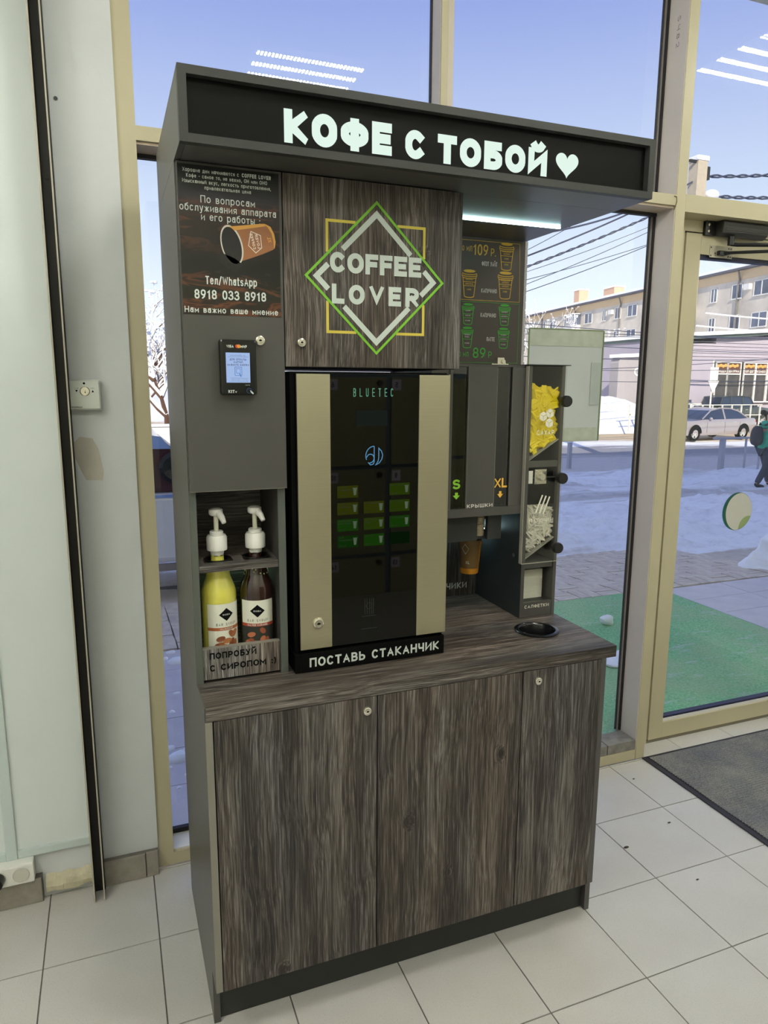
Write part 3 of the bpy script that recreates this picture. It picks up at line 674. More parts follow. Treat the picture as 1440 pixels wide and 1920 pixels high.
# --- poster on the door
ps = thing('service_poster', 'dark poster with phone number and spilled coffee cup picture', 'poster', (.113, .121, 1.93))
def poster_mat():
    t = NT('poster_print'); b = t.new('ShaderNodeBsdfPrincipled'); t.link(b.outputs[0], t.out.inputs[0]); b.inputs['Roughness'].default_value = .3
    tcn = t.new('ShaderNodeTexCoord'); sx = t.new('ShaderNodeSeparateXYZ'); t.link(tcn.outputs['Object'], sx.inputs[0])
    # vertical layout of the printed picture: black head, blue, brown waves, black, dark green
    mr = t.new('ShaderNodeMapRange'); mr.inputs['From Min'].default_value = -.16; mr.inputs['From Max'].default_value = .155; t.link(sx.outputs['Z'], mr.inputs[0])
    base = ramp(t, [(0, lin((34, 24, 14))), (.18, lin((24, 24, 14))), (.35, lin((10, 11, 10))), (.55, lin((30, 24, 20))), (.70, lin((44, 33, 30))), (.82, lin((30, 30, 42))), (.86, lin((12, 12, 16))), (.88, lin((3, 3, 4)))], mr.outputs[0])
    mp = t.new('ShaderNodeMapping'); mp.inputs['Scale'].default_value = (9, 9, 34); mp.inputs['Rotation'].default_value = (0, .25, 0); t.link(tcn.outputs['Object'], mp.inputs[0])
    wv = noise_n(t, mp.outputs[0], 1.2, 3, .5, 1.2)
    wr = ramp(t, [(.50, (0, 0, 0, 1)), (.60, (.55, .55, .55, 1)), (.66, (.1, .1, .1, 1))], wv)
    msk = ramp(t, [(0, (.7, .7, .7, 1)), (.25, (.5, .5, .5, 1)), (.36, (0, 0, 0, 1)), (.5, (.25, .25, .25, 1)), (.72, (.6, .6, .6, 1)), (.79, (0, 0, 0, 1))], mr.outputs[0])
    m0 = t.new('ShaderNodeMath', operation='MULTIPLY'); t.link(wr.outputs[0], m0.inputs[0]); t.link(msk.outputs[0], m0.inputs[1])
    m = t.new('ShaderNodeMix', data_type='RGBA'); t.link(m0.outputs[0], m.inputs[0]); t.link(base.outputs[0], m.inputs[6]); m.inputs[7].default_value = lin((150, 84, 50))
    t.link(m.outputs[2], b.inputs['Base Color']); return t.m
build('sheet', B(.0045, .2225, .1212, .1219, 1.7725, 2.0815), poster_mat(), ps)
f = XZ(.1210); tx = MB()
for s_, a, b_, z, h in [('Хорошие дни начинаются с', .0150, .1345, 2.0665, .0082), ('Кофе - самое то, не важно, ОН или ОНО', .0225, .1965, 2.0555, .0078),
                     ('Изысканный вкус, лёгкость приготовления,', .0140, .2045, 2.0445, .0078), ('привлекательная цена', .0600, .1600, 2.0335, .0078)]:
    tx.text(s_, a, b_, z, h, f, .15)
tx.text('COFFEE LOVER', .1410, .2050, 2.0665, .0082, f, .23)
tx.text('По вопросам', .0505, .1680, 2.0065, .0150, f, .12); tx.text('обслуживания аппарата', .0060, .2150, 1.9885, .0150, f, .12); tx.text('и его работы :', .0505, .1790, 1.9705, .0150, f, .12)
tx.text('Тел/WhatsApp', .0545, .1680, 1.8375, .0175, f, .14); tx.text('8918 033 8918', .0300, .1880, 1.8060, .0200, f, .16)
tx.text('Нам важно ваше мнение', .0075, .2150, 1.7765, .0130, f, .15)
build('lettering', tx, M_print, ps)
# printed picture of the tipped cup
cp = MB(); ca = radians(14); ox, oz = .118, 1.927
def R2(u, w): return (ox+u*cos(ca)-w*sin(ca), oz+u*sin(ca)+w*cos(ca))
def poly(mb, pts, y, mi=0): mb.face([(p[0], y, p[1]) for p in pts], mi)
body = [R2(*p) for p in [(0, .036), (.030, .0335), (.060, .0310), (.080, .0290), (.0915, .020), (.0955, .004), (.0945, -.013), (.090, -.024), (.084, -.0285), (.060, -.033), (.030, -.037), (0, -.040)]]
poly(cp, body, .12105, 0); build('cup_picture', cp, mat('cup_brown_print', (150, 98, 62), .4), ps)
b2 = MB(); poly(b2, [R2(*p) for p in [(.0, .036), (.08, .029), (.08, .023), (.0, .0265)]], .1208)
poly(b2, [R2(*p) for p in [(.076, .0292), (.080, .0290), (.0915, .020), (.0955, .004), (.0945, -.013), (.090, -.024), (.087, -.0275), (.090, -.010), (.090, .006), (.085, .020)]], .1208)
b2.text('XL', .0, .012, 0, .012, lambda u, w: (R2(.0775+w*.7, -.012+u*1.0)[0], .1206, R2(.0775+w*.7, -.012+u*1.0)[1]), .2)
build('cup_band_picture', b2, mat('cup_band_print', (206, 150, 70), .4), ps)
rim = MB(); ep = [R2(-.004+.0235*cos(radians(a)), -.003+.043*sin(radians(a))) for a in range(0, 360, 10)]
poly(rim, ep, .12085); build('cup_rim_picture', rim, mat('cup_rim_print', (205, 198, 188), .4), ps)
inn = MB(); ep = [R2(-.0045+.0205*cos(radians(a)), -.0035+.0395*sin(radians(a))) for a in range(0, 360, 10)]
poly(inn, ep, .12065); poly(inn, [R2(*p) for p in [(-.006, -.030), (-.034, -.012), (-.040, -.035), (-.012, -.062), (.008, -.046)]], .12065)
build('cup_hollow_picture', inn, mat('coffee_print', (24, 22, 21), .4), ps)
em = MB()
for q in [[(.045, .018), (.064, .006), (.060, -.020), (.044, -.028), (.032, -.010)]]: em.stroke([R2(*p) for p in q], .0015, XZ(.1206), True)
em.text('COFFEE', .0, .034, 0, .006, lambda u, w: (R2(.041+w, -.020+u)[0], .1206, R2(.041+w, -.020+u)[1]), .2)
em.text('LOVER', .0, .030, 0, .006, lambda u, w: (R2(.0515+w, -.020+u)[0], .1206, R2(.0515+w, -.020+u)[1]), .2)
build('cup_emblem_picture', em, mat('emblem_print', (222, 214, 205), .4), ps)
# --- payment terminal
pt = thing('payment_terminal', 'black card payment terminal with lit screen on the left column', 'terminal', (.118, .12, 1.657))
build('body', B(.0765, .1590, .0985, .1219, 1.5965, 1.7195), mat('terminal_black', (12, 13, 10), .18), pt, bevel=.006)
build('screen', B(.0895, .1430, .0979, .0984, 1.6245, 1.6905), emit('screen_light', (178, 205, 250), .80), pt)
f = XZ(.0977); tx = MB(); tx.text('ДЛЯ ОПЛАТЫ', .098, .1345, 1.6735, .0042, f, .16); tx.text('КАРТОЙ', .107, .1270, 1.6675, .0042, f, .16); tx.text('НАЖМИТЕ КНОПКУ', .0925, .1410, 1.6615, .0042, f, .16)
tx.text('www.kitvending.ru', .099, .133, 1.6835, .0025, f, .12)
tx.stroke([(.094, 1.6812), (.139, 1.6812)], .0004, f); tx.stroke([(.098, 1.6345), (.138, 1.6345)], .0004, f); tx.text('терминал готов', .100, .136, 1.6305, .0018, f, .12); tx.text('к приёму банковских карт', .096, .139, 1.6272, .0018, f, .12)
build('screen_text', tx, mat('screen_ink', (40, 44, 96), .5), pt)
tx = MB(); tx.stroke([(.109, 1.659), (.124, 1.659), (.124, 1.6405), (.109, 1.6405)], .0010, f, True); tx.stroke([(.112, 1.6555), (.121, 1.6555), (.121, 1.6455), (.112, 1.6455)], .0008, f, True); tx.stroke([(.119, 1.6445), (.123, 1.637)], .002, f)
build('screen_icon', tx, mat('screen_blue', (50, 110, 190), .5), pt)
tx = MB(); tx.text('VISA', .0915, .1075, 1.7010, .0062, f, .22); tx.text('МИР', .1230, .1370, 1.7010, .0060, f, .24); tx.text('KIT', .0930, .1065, 1.6015, .0068, f, .22); tx.text('V', .1075, .1120, 1.6015, .0045, f, .22)
tx.face([(.1435, .0977, 1.6022), (.1485, .0977, 1.5985), (.1500, .0977, 1.6010), (.1445, .0977, 1.6065), (.1415, .0977, 1.6075)])
tx.text('Smart Pay', .131, .142, 1.6185, .0016, f, .14)
build('logo_print', tx, M_print, pt)
m_ = MB(); disc(m_, .1150, 1.7045, .0040, .0977); build('red_disc', m_, mat('logo_red', (196, 62, 40), .4), pt)
m_ = MB(); disc(m_, .1190, 1.7045, .0040, .0976); build('orange_disc', m_, mat('logo_orange', (222, 150, 50), .4), pt)
m_ = MB(); m_.stroke([(.1395+.0055*cos(radians(a)), 1.6065+.0055*sin(radians(a))) for a in range(0, 360, 20)], .0008, f, True); build('touch_ring', m_, mat('ring_blue', (40, 80, 130), .4), pt)
# --- syrup bottles with pumps
def syrup(x, y, name_txt, liq, band, lab, dark):
    t = thing('syrup_bottle', lab, 'bottle', (x, y, .9068), 'syrup bottles with pumps')
    z = .9068
    lv = MB(); lv.lathe([(.038, z), (.0425, z+.004), (.0430, z+.200), (.0422, z+.210), (.0395, z+.221), (.0350, z+.233), (.0310, z+.243), (.0292, z+.250), (.0290, z+.264), (.020, z+.268), (.0165, z+.272), (.0155, z+.300)], (x, y, 0), 36)
    b = build('glass_bottle', lv, liq, t, smooth=40)
    rw = MB()
    for k in range(5): rw.lathe([(.0355-.0024*k, z+.222+.006*k), (.0363-.0024*k, z+.2235+.006*k), (.0345-.0024*k, z+.2265+.006*k)], (x, y, 0), 30, cap=False)
    if dark:
        rb_ = MB()
        for q in range(34):
            a = random.uniform(0, 2*pi); hh = random.uniform(.243, .268); r_ = .0295-(hh-.243)*.04
            rb_.ball((x+r_*cos(a), y+r_*sin(a), z+hh), .0022, 6, 4)
        build('bubbles', rb_, mat('syrup_bubble', (205, 215, 150), .08), t, kind='stuff')
    a0, a1 = (radians(-139), radians(-11)) if not dark else (radians(-159), radians(-41))
    R = .0435
    def cm_(u, w, r=0): return (x+(R+r)*cos(u), y+(R+r)*sin(u), z+w)
    def patch(mb, u0, u1, w0, w1, r, mi=0, n=32):
        for i in range(n):
            p, q = u0+(u1-u0)*i/n, u0+(u1-u0)*(i+1)/n
            mb.face([cm_(p, w0, r), cm_(q, w0, r), cm_(q, w1, r), cm_(p, w1, r)], mi)
    L = MB(); patch(L, a0, a1, .035, .184, 0); lo = build('paper_label', L, mat('label_paper', (222, 222, 206), .6), t, smooth=60)
    L = MB(); patch(L, a0, a1, .1165, .1245, .0003); build('label_band', L, band, lo)
    if dark:
        L = MB(); patch(L, a0, a1, .035, .1165, .0003); build('picture_ground', L, mat('picture_dark', (38, 42, 36), .6), lo)
    mid = (a0+a1)/2; wu = 1/R
    L = MB(); dz, dxx = .0165, .0185
    n = 8
    for i in range(n):
        u_, v_ = -1+2*i/n, -1+2*(i+1)/n; ha, hb = dz*(1-abs(u_)), dz*(1-abs(v_))
        L.face([cm_(mid+u_*dxx*wu, .157-ha, .0004), cm_(mid+v_*dxx*wu, .157-hb, .0004), cm_(mid+v_*dxx*wu, .157+hb, .0004), cm_(mid+u_*dxx*wu, .157+ha, .0004)])
    L.text('BAR SYRUP', mid*R-.026, mid*R+.026, .1290, .0065, lambda u, w: cm_(u/R, w, .0004), .12, gap=.5)
    build('label_diamond', L, M_blkprint, lo)
    L = MB(); L.text('RIOBA', mid*R-.0095, mid*R+.0095, .155, .0040, lambda u, w: cm_(u/R, w, .0007), .2); hw = .017 if not dark else .026
    L.text(name_txt, mid*R-hw, mid*R+hw, .1183, .0046, lambda u, w: cm_(u/R, w, .0006), .2)
    build('label_writing', L, M_print, lo)
    L = MB(); nuts = [(-.018, .052, .4), (-.004, .046, -.5), (.012, .056, 1.0), (.022, .050, 1.3), (.000, .062, .1), (-.016, .068, .3), (.012, .078, 2.2), (.020, .078, .9), (-.026, .046, 1.3), (.004, .038, .3)]
    for i, (u, w, a) in enumerate(nuts):
        rl, rs = (.0115, .0068) if not dark else (.009+.002*(i % 2), .0065)
        if dark and i in (4, 7): continue
        L.face([cm_(mid+(u+rl*cos(k)*cos(a)-rs*sin(k)*sin(a))*wu, w+.028+rl*cos(k)*sin(a)+rs*sin(k)*cos(a), .0014+.0001*i) for k in [2*pi*j/12 for j in range(12)]], i % 3)
    pics = [mat('nut_a' if not dark else 'caramel_a', (150, 88, 50) if not dark else (150, 78, 50), .6), mat('nut_b' if not dark else 'caramel_b', (168, 106, 62) if not dark else (120, 60, 40), .6), mat('nut_c' if not dark else 'caramel_c', (124, 68, 38) if not dark else (176, 104, 70), .6)]
    build('label_picture', L, pics, lo)
    # pump
    zc = z+.300
    c_ = MB(); c_.lathe([(.0155, zc-.008), (.0155, zc+.003), (.0165, zc+.003), (.0165, zc+.012), (.0245, zc+.0125), (.0250, zc+.016), (.0250, zc+.044), (.0215, zc+.050), (.0165, zc+.051), (.0165, zc+.058), (.0150, zc+.060), (.0060, zc+.060)], (x, y, 0), 30)
    p_ = build('pump', c_, M_white, t, smooth=35)
    c_ = MB(); 
    for a in (-1.9, -.9): c_.text('RIOBA', a*.0158-.005, a*.0158+.005, zc-.0022, .0032, lambda u, w: (x+.0158*cos(u/.0158), y+.0158*sin(u/.0158), w), .2)
    build('collar_print', c_, M_blkprint, p_)
    build('pump_stem', MB().cyl((x, y, zc+.058), .0058, .052, 'z', 16), mat('stem_cream', (222, 220, 200), .4), p_, smooth=30)
    hd = MB(); hd.lathe([(.0125, zc+.098), (.0165, zc+.101), (.0175, zc+.106), (.0165, zc+.113), (.010, zc+.1165), (.0001, zc+.117)], (x, y, 0), 24)
    hd.tube([(x, y, zc+.106), (x+.006, y-.012, zc+.104), (x+.011, y-.024, zc+.096), (x+.015, y-.032, zc+.084)], .006, 10, radii=[.010, .0095, .0075, .0055])
    build('pump_head', hd, M_white, p_, smooth=50)
    return t
def liquid(name, c, rough, tr):
    t = NT(name); b = t.new('ShaderNodeBsdfPrincipled'); t.link(b.outputs[0], t.out.inputs[0])
    b.inputs['Base Color'].default_value = lin(c); b.inputs['Roughness'].default_value = rough; b.inputs['Coat Weight'].default_value = 1; b.inputs['Coat Roughness'].default_value = .03
    b.inputs['Subsurface Weight'].default_value = tr; b.inputs['Subsurface Radius'].default_value = (.05, .05, .02); b.inputs['Subsurface Scale'].default_value = .5
    return t.m
syrup(.0685, .203, 'ALMOND', liquid('almond_syrup', (218, 212, 92), .3, .5), mat('band_brown', (172, 98, 56), .5), 'yellow almond syrup bottle with white pump, left on the shelf', False)
syrup(.1635, .203, 'SALTED CARAMEL', liquid('caramel_syrup', (40, 14, 10), .12, 0), mat('band_red', (170, 70, 42), .5), 'dark caramel syrup bottle with white pump, right on the shelf', True)

# --- logo cupboard
lg_ = thing('logo_cupboard', 'wall cupboard with grey pine door and green diamond logo', 'cabinet', (.456, .36, 1.66))
build('carcass', B(.2300, .6840, .141, .605, 1.6615, 2.089), M_lamd, lg_)
dw_ = build('door', B(.2310, .6835, .122, .1405, 1.6625, 2.0865), wood('grey_pine_logo', True, (2, 9, 5), .9), lg_, bevel=.0006)
lock(dw_, .2690, 1.7175, .122, .0105)
f = XZ(.1213); cx_, cz_ = .4565, 1.870
m_ = MB(); q = [(.332, 1.9955), (.5815, 1.9955), (.5815, 1.7435), (.332, 1.7435)]
def dia(mb, cx, cz, hw, hh, t, y): mb.stroke([(cx-hw, cz), (cx, cz+hh), (cx+hw, cz), (cx, cz-hh)], t, XZ(y), True)
# yellow square drawn only outside the diamond
for sx in (-1, 1):
    for sz in (-1, 1):
        cxn, czn = (.3335 if sx < 0 else .5800), (1.9945 if sz > 0 else 1.7445)
        dx = abs(cxn-cx_); dzv = abs(czn-cz_); k_ = .177/.178
        lx = .178*(1-dzv/.177); lz = .177*(1-dx/.178)
        m_ = MB(); m_.stroke([(cxn, cz_+sz*lz), (cxn, czn), (cx_+sx*lx, czn)], .0065, f); build('square_outline', m_, M_yel, dw_)
m_ = MB(); dia(m_, cx_, cz_, .174, .173, .0058, .1211); build('diamond_outline', m_, M_green, dw_)
m_ = MB(); HW, HH = .149, .147
def on(sx, sz, k): return (cx_+sx*HW*(1-k), cz_+sz*HH*k)
for sz, ka, kb in ((1, .43, .41), (-1, .45, .43)):
    m_ = MB(); m_.stroke([on(-1, sz, ka), (cx_, cz_+sz*HH), on(1, sz, kb)], .0125, f); build('logo_chevron', m_, mat('logo_white', (188, 198, 190), .5), dw_)
for sx in (-1, 1):
    m_ = MB(); m_.stroke([on(sx, 1, .19 if sx < 0 else .17), (cx_+sx*HW, cz_), on(sx, -1, .19 if sx < 0 else .22)], .0125, f); build('logo_chevron', m_, MATS['logo_white'], dw_)
m_ = MB(); f = XZ(.1206)
m_.text('COFFEE', .3400, .5730, 1.8800, .0460, f, .265, gap=.10); m_.text('LOVER', .3440, .5670, 1.8095, .0450, f, .265, gap=.28)
build('logo_lettering', m_, mat('logo_white', (188, 198, 190), .5), dw_)

# --- canopy sign
cn = thing('canopy_sign', 'long dark illuminated canopy sign with white letters and heart', 'sign', (.58, .3, 2.09))
ZB, ZC_ = 2.0895, 2.2297; XW = 1.1590
build('side_panel', B(0, .012, .022, .605, ZB+.0005, ZC_), M_lam, cn)
build('side_panel', B(XW-.012, XW, .022, .605, ZB+.0005, ZC_), M_lam, cn)
fr = MB().box(0, XW, .003, .0215, ZC_-.0165, ZC_).box(0, XW, .003, .0215, ZB, ZB+.0165).box(0, .0170, .003, .0215, ZB+.0165, ZC_-.0165).box(XW-.0165, XW, .003, .0215, ZB+.0165, ZC_-.0165)
build('front_frame', fr, mat('sign_frame_grey', (56, 57, 55), .42, spec=.3), cn)
build('sign_panel', B(.0170, XW-.0165, .0205, .0300, ZB+.0165, ZC_-.0165), mat('sign_black', (10, 10, 10), .45, spec=.12), cn)
build('soffit', MB().box(.0125, XW-.0125, .0220, .1395, ZB, ZB+.012).box(.0125, XW-.0125, .1405, .604, ZB, ZB+.012), M_lam, cn)
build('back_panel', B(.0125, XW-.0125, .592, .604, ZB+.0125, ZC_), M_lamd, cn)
build('led_light', B(.70, 1.131, .357, .363, ZB-.0055, ZB-.001), emit('canopy_led', (205, 250, 250), 16.0), cn)
f = XZ(.0195); M_let = emit('sign_letters', (222, 242, 230), 1.05)
def block(name, s_, a, b_, z0, h, gap=.15, w=.30):
    m = MB(); m.text(s_, a, b_, z0, h, f, w, gap=gap); return build(name, m, M_let, cn)
block('letters', 'КОФЕ', .2125, .4530, 2.1165, .0655); block('letters', 'С', .4850, .5330, 2.1165, .0600); block('letters', 'ТОБОЙ', .5640, .8530, 2.1150, .0610)
m_ = MB(); hp = []
for i in range(60):
    a = 2*pi*i/60; hp.append((.9100+.0325*(sin(a)**3), .0195, 2.1500+.0325*(13*cos(a)-5*cos(2*a)-2*cos(3*a)-cos(4*a))/16.5))
m_.face(hp[::-1]); build('heart', m_, M_let, cn)

# --- menu board and back of the open bay
mb_ = thing('menu_board', 'brown price board with outlined coffee cups under the canopy', 'menu board', (.92, .6, 1.69))
bd = build('board', B(.6850, 1.155, .586, .604, 1.683, 2.0885), mat('menu_brown', (74, 64, 58), .5), mb_)
f = XZ(.5852)
Yp = mat('menu_yellow', (214, 168, 50), .5); Gp = mat('menu_green', (60, 168, 44), .5)
def menucup(mb, x0, x1, z0, z1, rows, t=.0022):
    cx = (x0+x1)/2; w = x1-x0; h = z1-z0
    mb.face([(cx+.40*w*cos(a), .5850, z1-.055*h+.055*h*sin(a)) for a in [2*pi*i/20 for i in range(20)]])
    for k, hw_ in ((.13, .47), (.20, .50), (.27, .47)): mb.stroke([(cx+hw_*w*cos(a), z1-k*h+.05*h*sin(a)) for a in [pi+pi*i/10 for i in range(11)]], t*1.2, f)
    mb.stroke([(cx-.47*w, z1-.12*h), (cx-.50*w, z1-.2*h), (cx-.47*w, z1-.26*h)], t, f); mb.stroke([(cx+.47*w, z1-.12*h), (cx+.50*w, z1-.2*h), (cx+.47*w, z1-.26*h)], t, f)
    mb.stroke([(cx-.44*w, z1-.28*h), (cx-.32*w, z0+.05*h)]+[(cx+.32*w*cos(a), z0+.05*h+.045*h*sin(a)) for a in [pi+pi*i/8 for i in range(9)]]+[(cx+.44*w, z1-.28*h)], t*1.2, f)
    for r_ in rows:
        z = z0+r_*h; ww = (.32+.12*r_/.72)*w; mb.stroke([(cx-ww, z), (cx+ww, z)], t*.8, f)
def cuptext(mb, x0, x1, z0, z1, lines):
    cx = (x0+x1)/2; w = x1-x0; h = z1-z0
    for s_, zz, hw_ in lines: mb.text(s_, cx-hw_*w, cx+hw_*w, z0+zz*h, .062*h, f, .14)
my = MB(); mg = MB(); mw = MB()
R1 = (.50, .30); 
menucup(my, 1.0571, 1.1117, 1.9936, 2.0804, (.52, .30)); cuptext(my, 1.0571, 1.1117, 1.9936, 2.0804, [('ВСПЕНЕННОЕ', .65, .30), ('МОЛОКО', .56, .22), ('КОФЕ', .39, .14), ('КОФЕ', .18, .14)])
menucup(my, .9231, .9766, 1.9016, 1.9887, (.56, .42)); cuptext(my, .9231, .9766, 1.9016, 1.9887, [('МОЛОКО', .62, .24), ('ШОКОЛАД', .46, .26), ('КОФЕ', .26, .14)])
menucup(my, 1.0546, 1.1116, 1.9028, 1.9901, (.53, .38)); cuptext(my, 1.0546, 1.1116, 1.9028, 1.9901, [('ВСПЕНЕННОЕ', .66, .30), ('МОЛОКО', .57, .22), ('МОЛОКО', .43, .22), ('КОФЕ', .24, .14)])
menucup(mg, .9254, .9702, 1.8166, 1.8838, (.50, .32)); menucup(mg, 1.0619, 1.1058, 1.8179, 1.8864, (.52, .34)); menucup(mg, .9255, .9685, 1.7423, 1.8097, (.42,)); menucup(mg, 1.0607, 1.1050, 1.7437, 1.8107, (.55, .36))
for a, b_, c, d, ls in [(.9254, .9702, 1.8166, 1.8838, [('САХАР', .63, .2), ('КАКАО', .40, .2), ('КОФЕ', .16, .2)]), (1.0619, 1.1058, 1.8179, 1.8864, [('МОЛОКО', .60, .28), ('МОЛОКО', .40, .28), ('КОФЕ', .16, .2)]),
                    (.9255, .9685, 1.7423, 1.8097, [('ГОРЯЧАЯ', .60, .28), ('ВОДА', .50, .2), ('КОФЕ', .2, .2)]), (1.0607, 1.1050, 1.7437, 1.8107, [('СЛИВКИ', .62, .24), ('МОЛОКО', .42, .28), ('КОФЕ', .16, .2)])]: cuptext(mw, a, b_, c, d, ls)
my.text('109', .9616, 1.0149, 2.0345, .0340, f, .13); my.text('Р.', 1.0258, 1.0440, 2.0345, .0240, f, .12); my.text('350 МЛ', .9030, .9569, 2.0445, .0165, f, .12)
mg.text('89', .9696, 1.0163, 1.7108, .0335, f, .13); mg.text('Р', 1.0275, 1.0400, 1.7118, .0210, f, .12); mg.text('250 МЛ', .9000, .9533, 1.7140, .0155, f, .12)
mw.text('ФЛЭТ УАЙТ', .9936, 1.0502, 2.0030, .0140, f, .14); mw.text('КАПУЧИНО', .9945, 1.0516, 1.9195, .0130, f, .14); mw.text('КАПУЧИНО', .9945, 1.0516, 1.8425, .0130, f, .14); mw.text('ЛАТТЕ', 1.0190, 1.0495, 1.7660, .0130, f, .14)
my.stroke([(.70, 2.0855), (1.1330, 2.0790), (1.1390, 1.8960), (.70, 1.8935)][:0] or [(.70, 2.0790), (1.1330, 2.0790), (1.1390, 1.8950), (.70, 1.8950)], .0014, f, True)
mg.stroke([(.70, 1.8890), (1.1390, 1.8890), (1.1390, 1.6960), (.70, 1.6960)], .0012, f, True)
build('yellow_print', my, Yp, bd); build('green_print', mg, Gp, bd); build('white_print', mw, mat('menu_white', (214, 206, 200), .5), bd)
bb = thing('bay_back_panel', 'grey pine board with white lettering behind the cup bay', 'panel', (.85, .6, .9))
build('board', B(.6850, 1.0050, .586, .604, .9012, 1.682), wood('grey_pine_bay', True, (5, 5, 1), .9), bb)
m_ = MB(); m_.text('СТАКАНЧИКИ', .766, .969, .9265, .0220, XZ(.5852), .18); build('lettering', m_, M_print, bb)

# --- coffee machine
vm = thing('coffee_machine', 'black coffee vending machine with two brushed steel door strips', 'coffee machine', (.455, .3, .9))
build('body', B(.2440, .6580, .140, .55, .9012, 1.6520), M_matblk, vm)
build('base_box', B(.2540, .6545, .1180, .1395, .9012, .9520), M_matblk, vm, bevel=.001)
build('base_side', B(.2400, .2535, .1190, .30, .9012, .9500), M_matblk, vm)
gd = build('glass_door', B(.2540, .6560, .1235, .1395, .9600, 1.6480), M_gls, vm, bevel=.0008)
for a, b_ in ((.2555, .3375), (.5725, .6545)):
    o = build('steel_strip', B(a, b_, .1195, .1232, .9610, 1.6460), M_steel, vm, bevel=.0006)
    if a < .3: lock(o, .3010, 1.0285, .1195, .0145)
build('steel_return', B(.6550, .6580, .1200, .1390, .9610, 1.6480), M_steel, vm)
build('door_recess', B(.3380, .5720, .1229, .1233, .9620, 1.0880), mat('recess_black', (3, 3, 3), .25), vm)
f = XZ(.1228); tx = MB()
for i, ch in enumerate('BLUETEC'): tx.text(ch, .3975+i*.01635, .4040+i*.01635, 1.5925, .0205, f, .11)
build('maker_name', tx, emit('teal_glow', (120, 190, 150), .55), vm)
tx = MB(); lf = lambda u, w: (.4525+u*.0235, .1228, 1.4470+w*.0235)
tx.stroke([(-.02, 1)]+[(-.02+cos(radians(a))*.95, .0+sin(radians(a))*1.0) for a in range(95, 215, 10)], .09, lf); tx.stroke([(-.02, 1), (-.02, -.65), (-.12, -.9), (-.42, -.98), (-.72, -.7)], .09, lf)
tx.stroke([(-.90, -.15)]+[(-.45+.42*cos(radians(a)), -.28+.45*sin(radians(a))) for a in range(160, -75, -12)]+[(-.6, -.8)], .09, lf)
tx.stroke([(.50, .78), (.50, -.2), (.42, -.62), (.15, -1.0), (.55, -.8), (.85, -.4), (.95, .05), (.80, .48)], .09, lf, True)
build('maker_emblem', tx, emit('blue_glow', (110, 175, 225), .60), vm)
build('display', B(.4050, .4870, .1228, .1232, 1.5210, 1.5590), emit('lcd_dim', (30, 36, 32), .7), vm)
yg = [emit('key_olive', (84, 92, 22), .27), emit('key_lime', (72, 98, 20), .27), emit('key_green', (44, 96, 22), .27), emit('key_deep', (30, 78, 20), .27), emit('key_dark', (16, 44, 14), .27)]
rows = [(.3548, .4095, 1.3436, 0, 'КАКАО|С МОЛОКОМ'), (.3545, .4094, 1.3010, 0, 'ГОРЯЧИЙ|ШОКОЛАД'), (.3541, .4093, 1.2590, 2, 'МОЛОЧНЫЙ|КОКТЕЙЛЬ'), (.3545, .4097, 1.2165, 3, 'ЧАЙ|ЛИМОННЫЙ'),
        (.4245, .4790, 1.3010, 0, 'МОККАЧИНО'), (.4245, .4792, 1.2590, 1, 'ДВОЙНОЙ|КОФЕ'), (.4245, .4794, 1.2165, 2, 'ЛАТТЕ'), (.4940, .5495, 1.3445, 1, 'ФЛЭТ УАЙТ'), (.4942, .5498, 1.3017, 1, 'КАПУЧИНО'), (.4944, .5502, 1.2600, 2, 'КАПУЧИНО'), (.4947, .5505, 1.2165, 4, '')]
ink = mat('key_ink', (20, 26, 12), .5); cupg = mat('key_cup_print', (70, 84, 74), .5)
for a, b_, z, c, s_ in rows:
    o = build('selection_key', B(a, b_, .1229, .1233, z, z+.0305), yg[c], vm)
    if not s_: continue
    m_ = MB()
    for i, l_ in enumerate(s_.split('|')): m_.text(l_, a+.003, a+.003+min(.0045*len(l_), .036), z+.0240-i*.0065, .0042, XZ(.1228), .14)
    m_.text('250 МЛ', a+.004, a+.022, z+.003, .0040, XZ(.1228), .14); build('key_lettering', m_, ink, o)
    m_ = MB(); m_.face([(b_-.0135, .1227, z+.023), (b_-.0115, .1227, z+.006), (b_-.0055, .1227, z+.006), (b_-.0035, .1227, z+.023)]); m_.box(b_-.0145, b_-.0025, .1225, .1228, z+.0232, z+.0245)
    build('key_cup', m_, cupg, o)
m_ = MB()
for x in (.427, .433, .440, .446, .451): m_.box(x, x+.0012, .1226, .1229, 1.035, 1.078)
m_.box(.420, .458, .1226, .1229, 1.030, 1.0312); m_.box(.417, .461, .1226, .1229, .996, .9975); m_.stroke([(.439+.008*cos(a), 1.058+.008*sin(a)) for a in [2*pi*i/16 for i in range(16)]], .0012, XZ(.1227), True)
build('cup_grid', m_, mat('recess_grey', (38, 40, 38), .5), vm)
tx = MB(); tx.text('ПОСТАВЬ СТАКАНЧИК', .2770, .6390, .9140, .0245, XZ(.1175), .20, gap=.18); build('lettering', tx, M_print, vm)

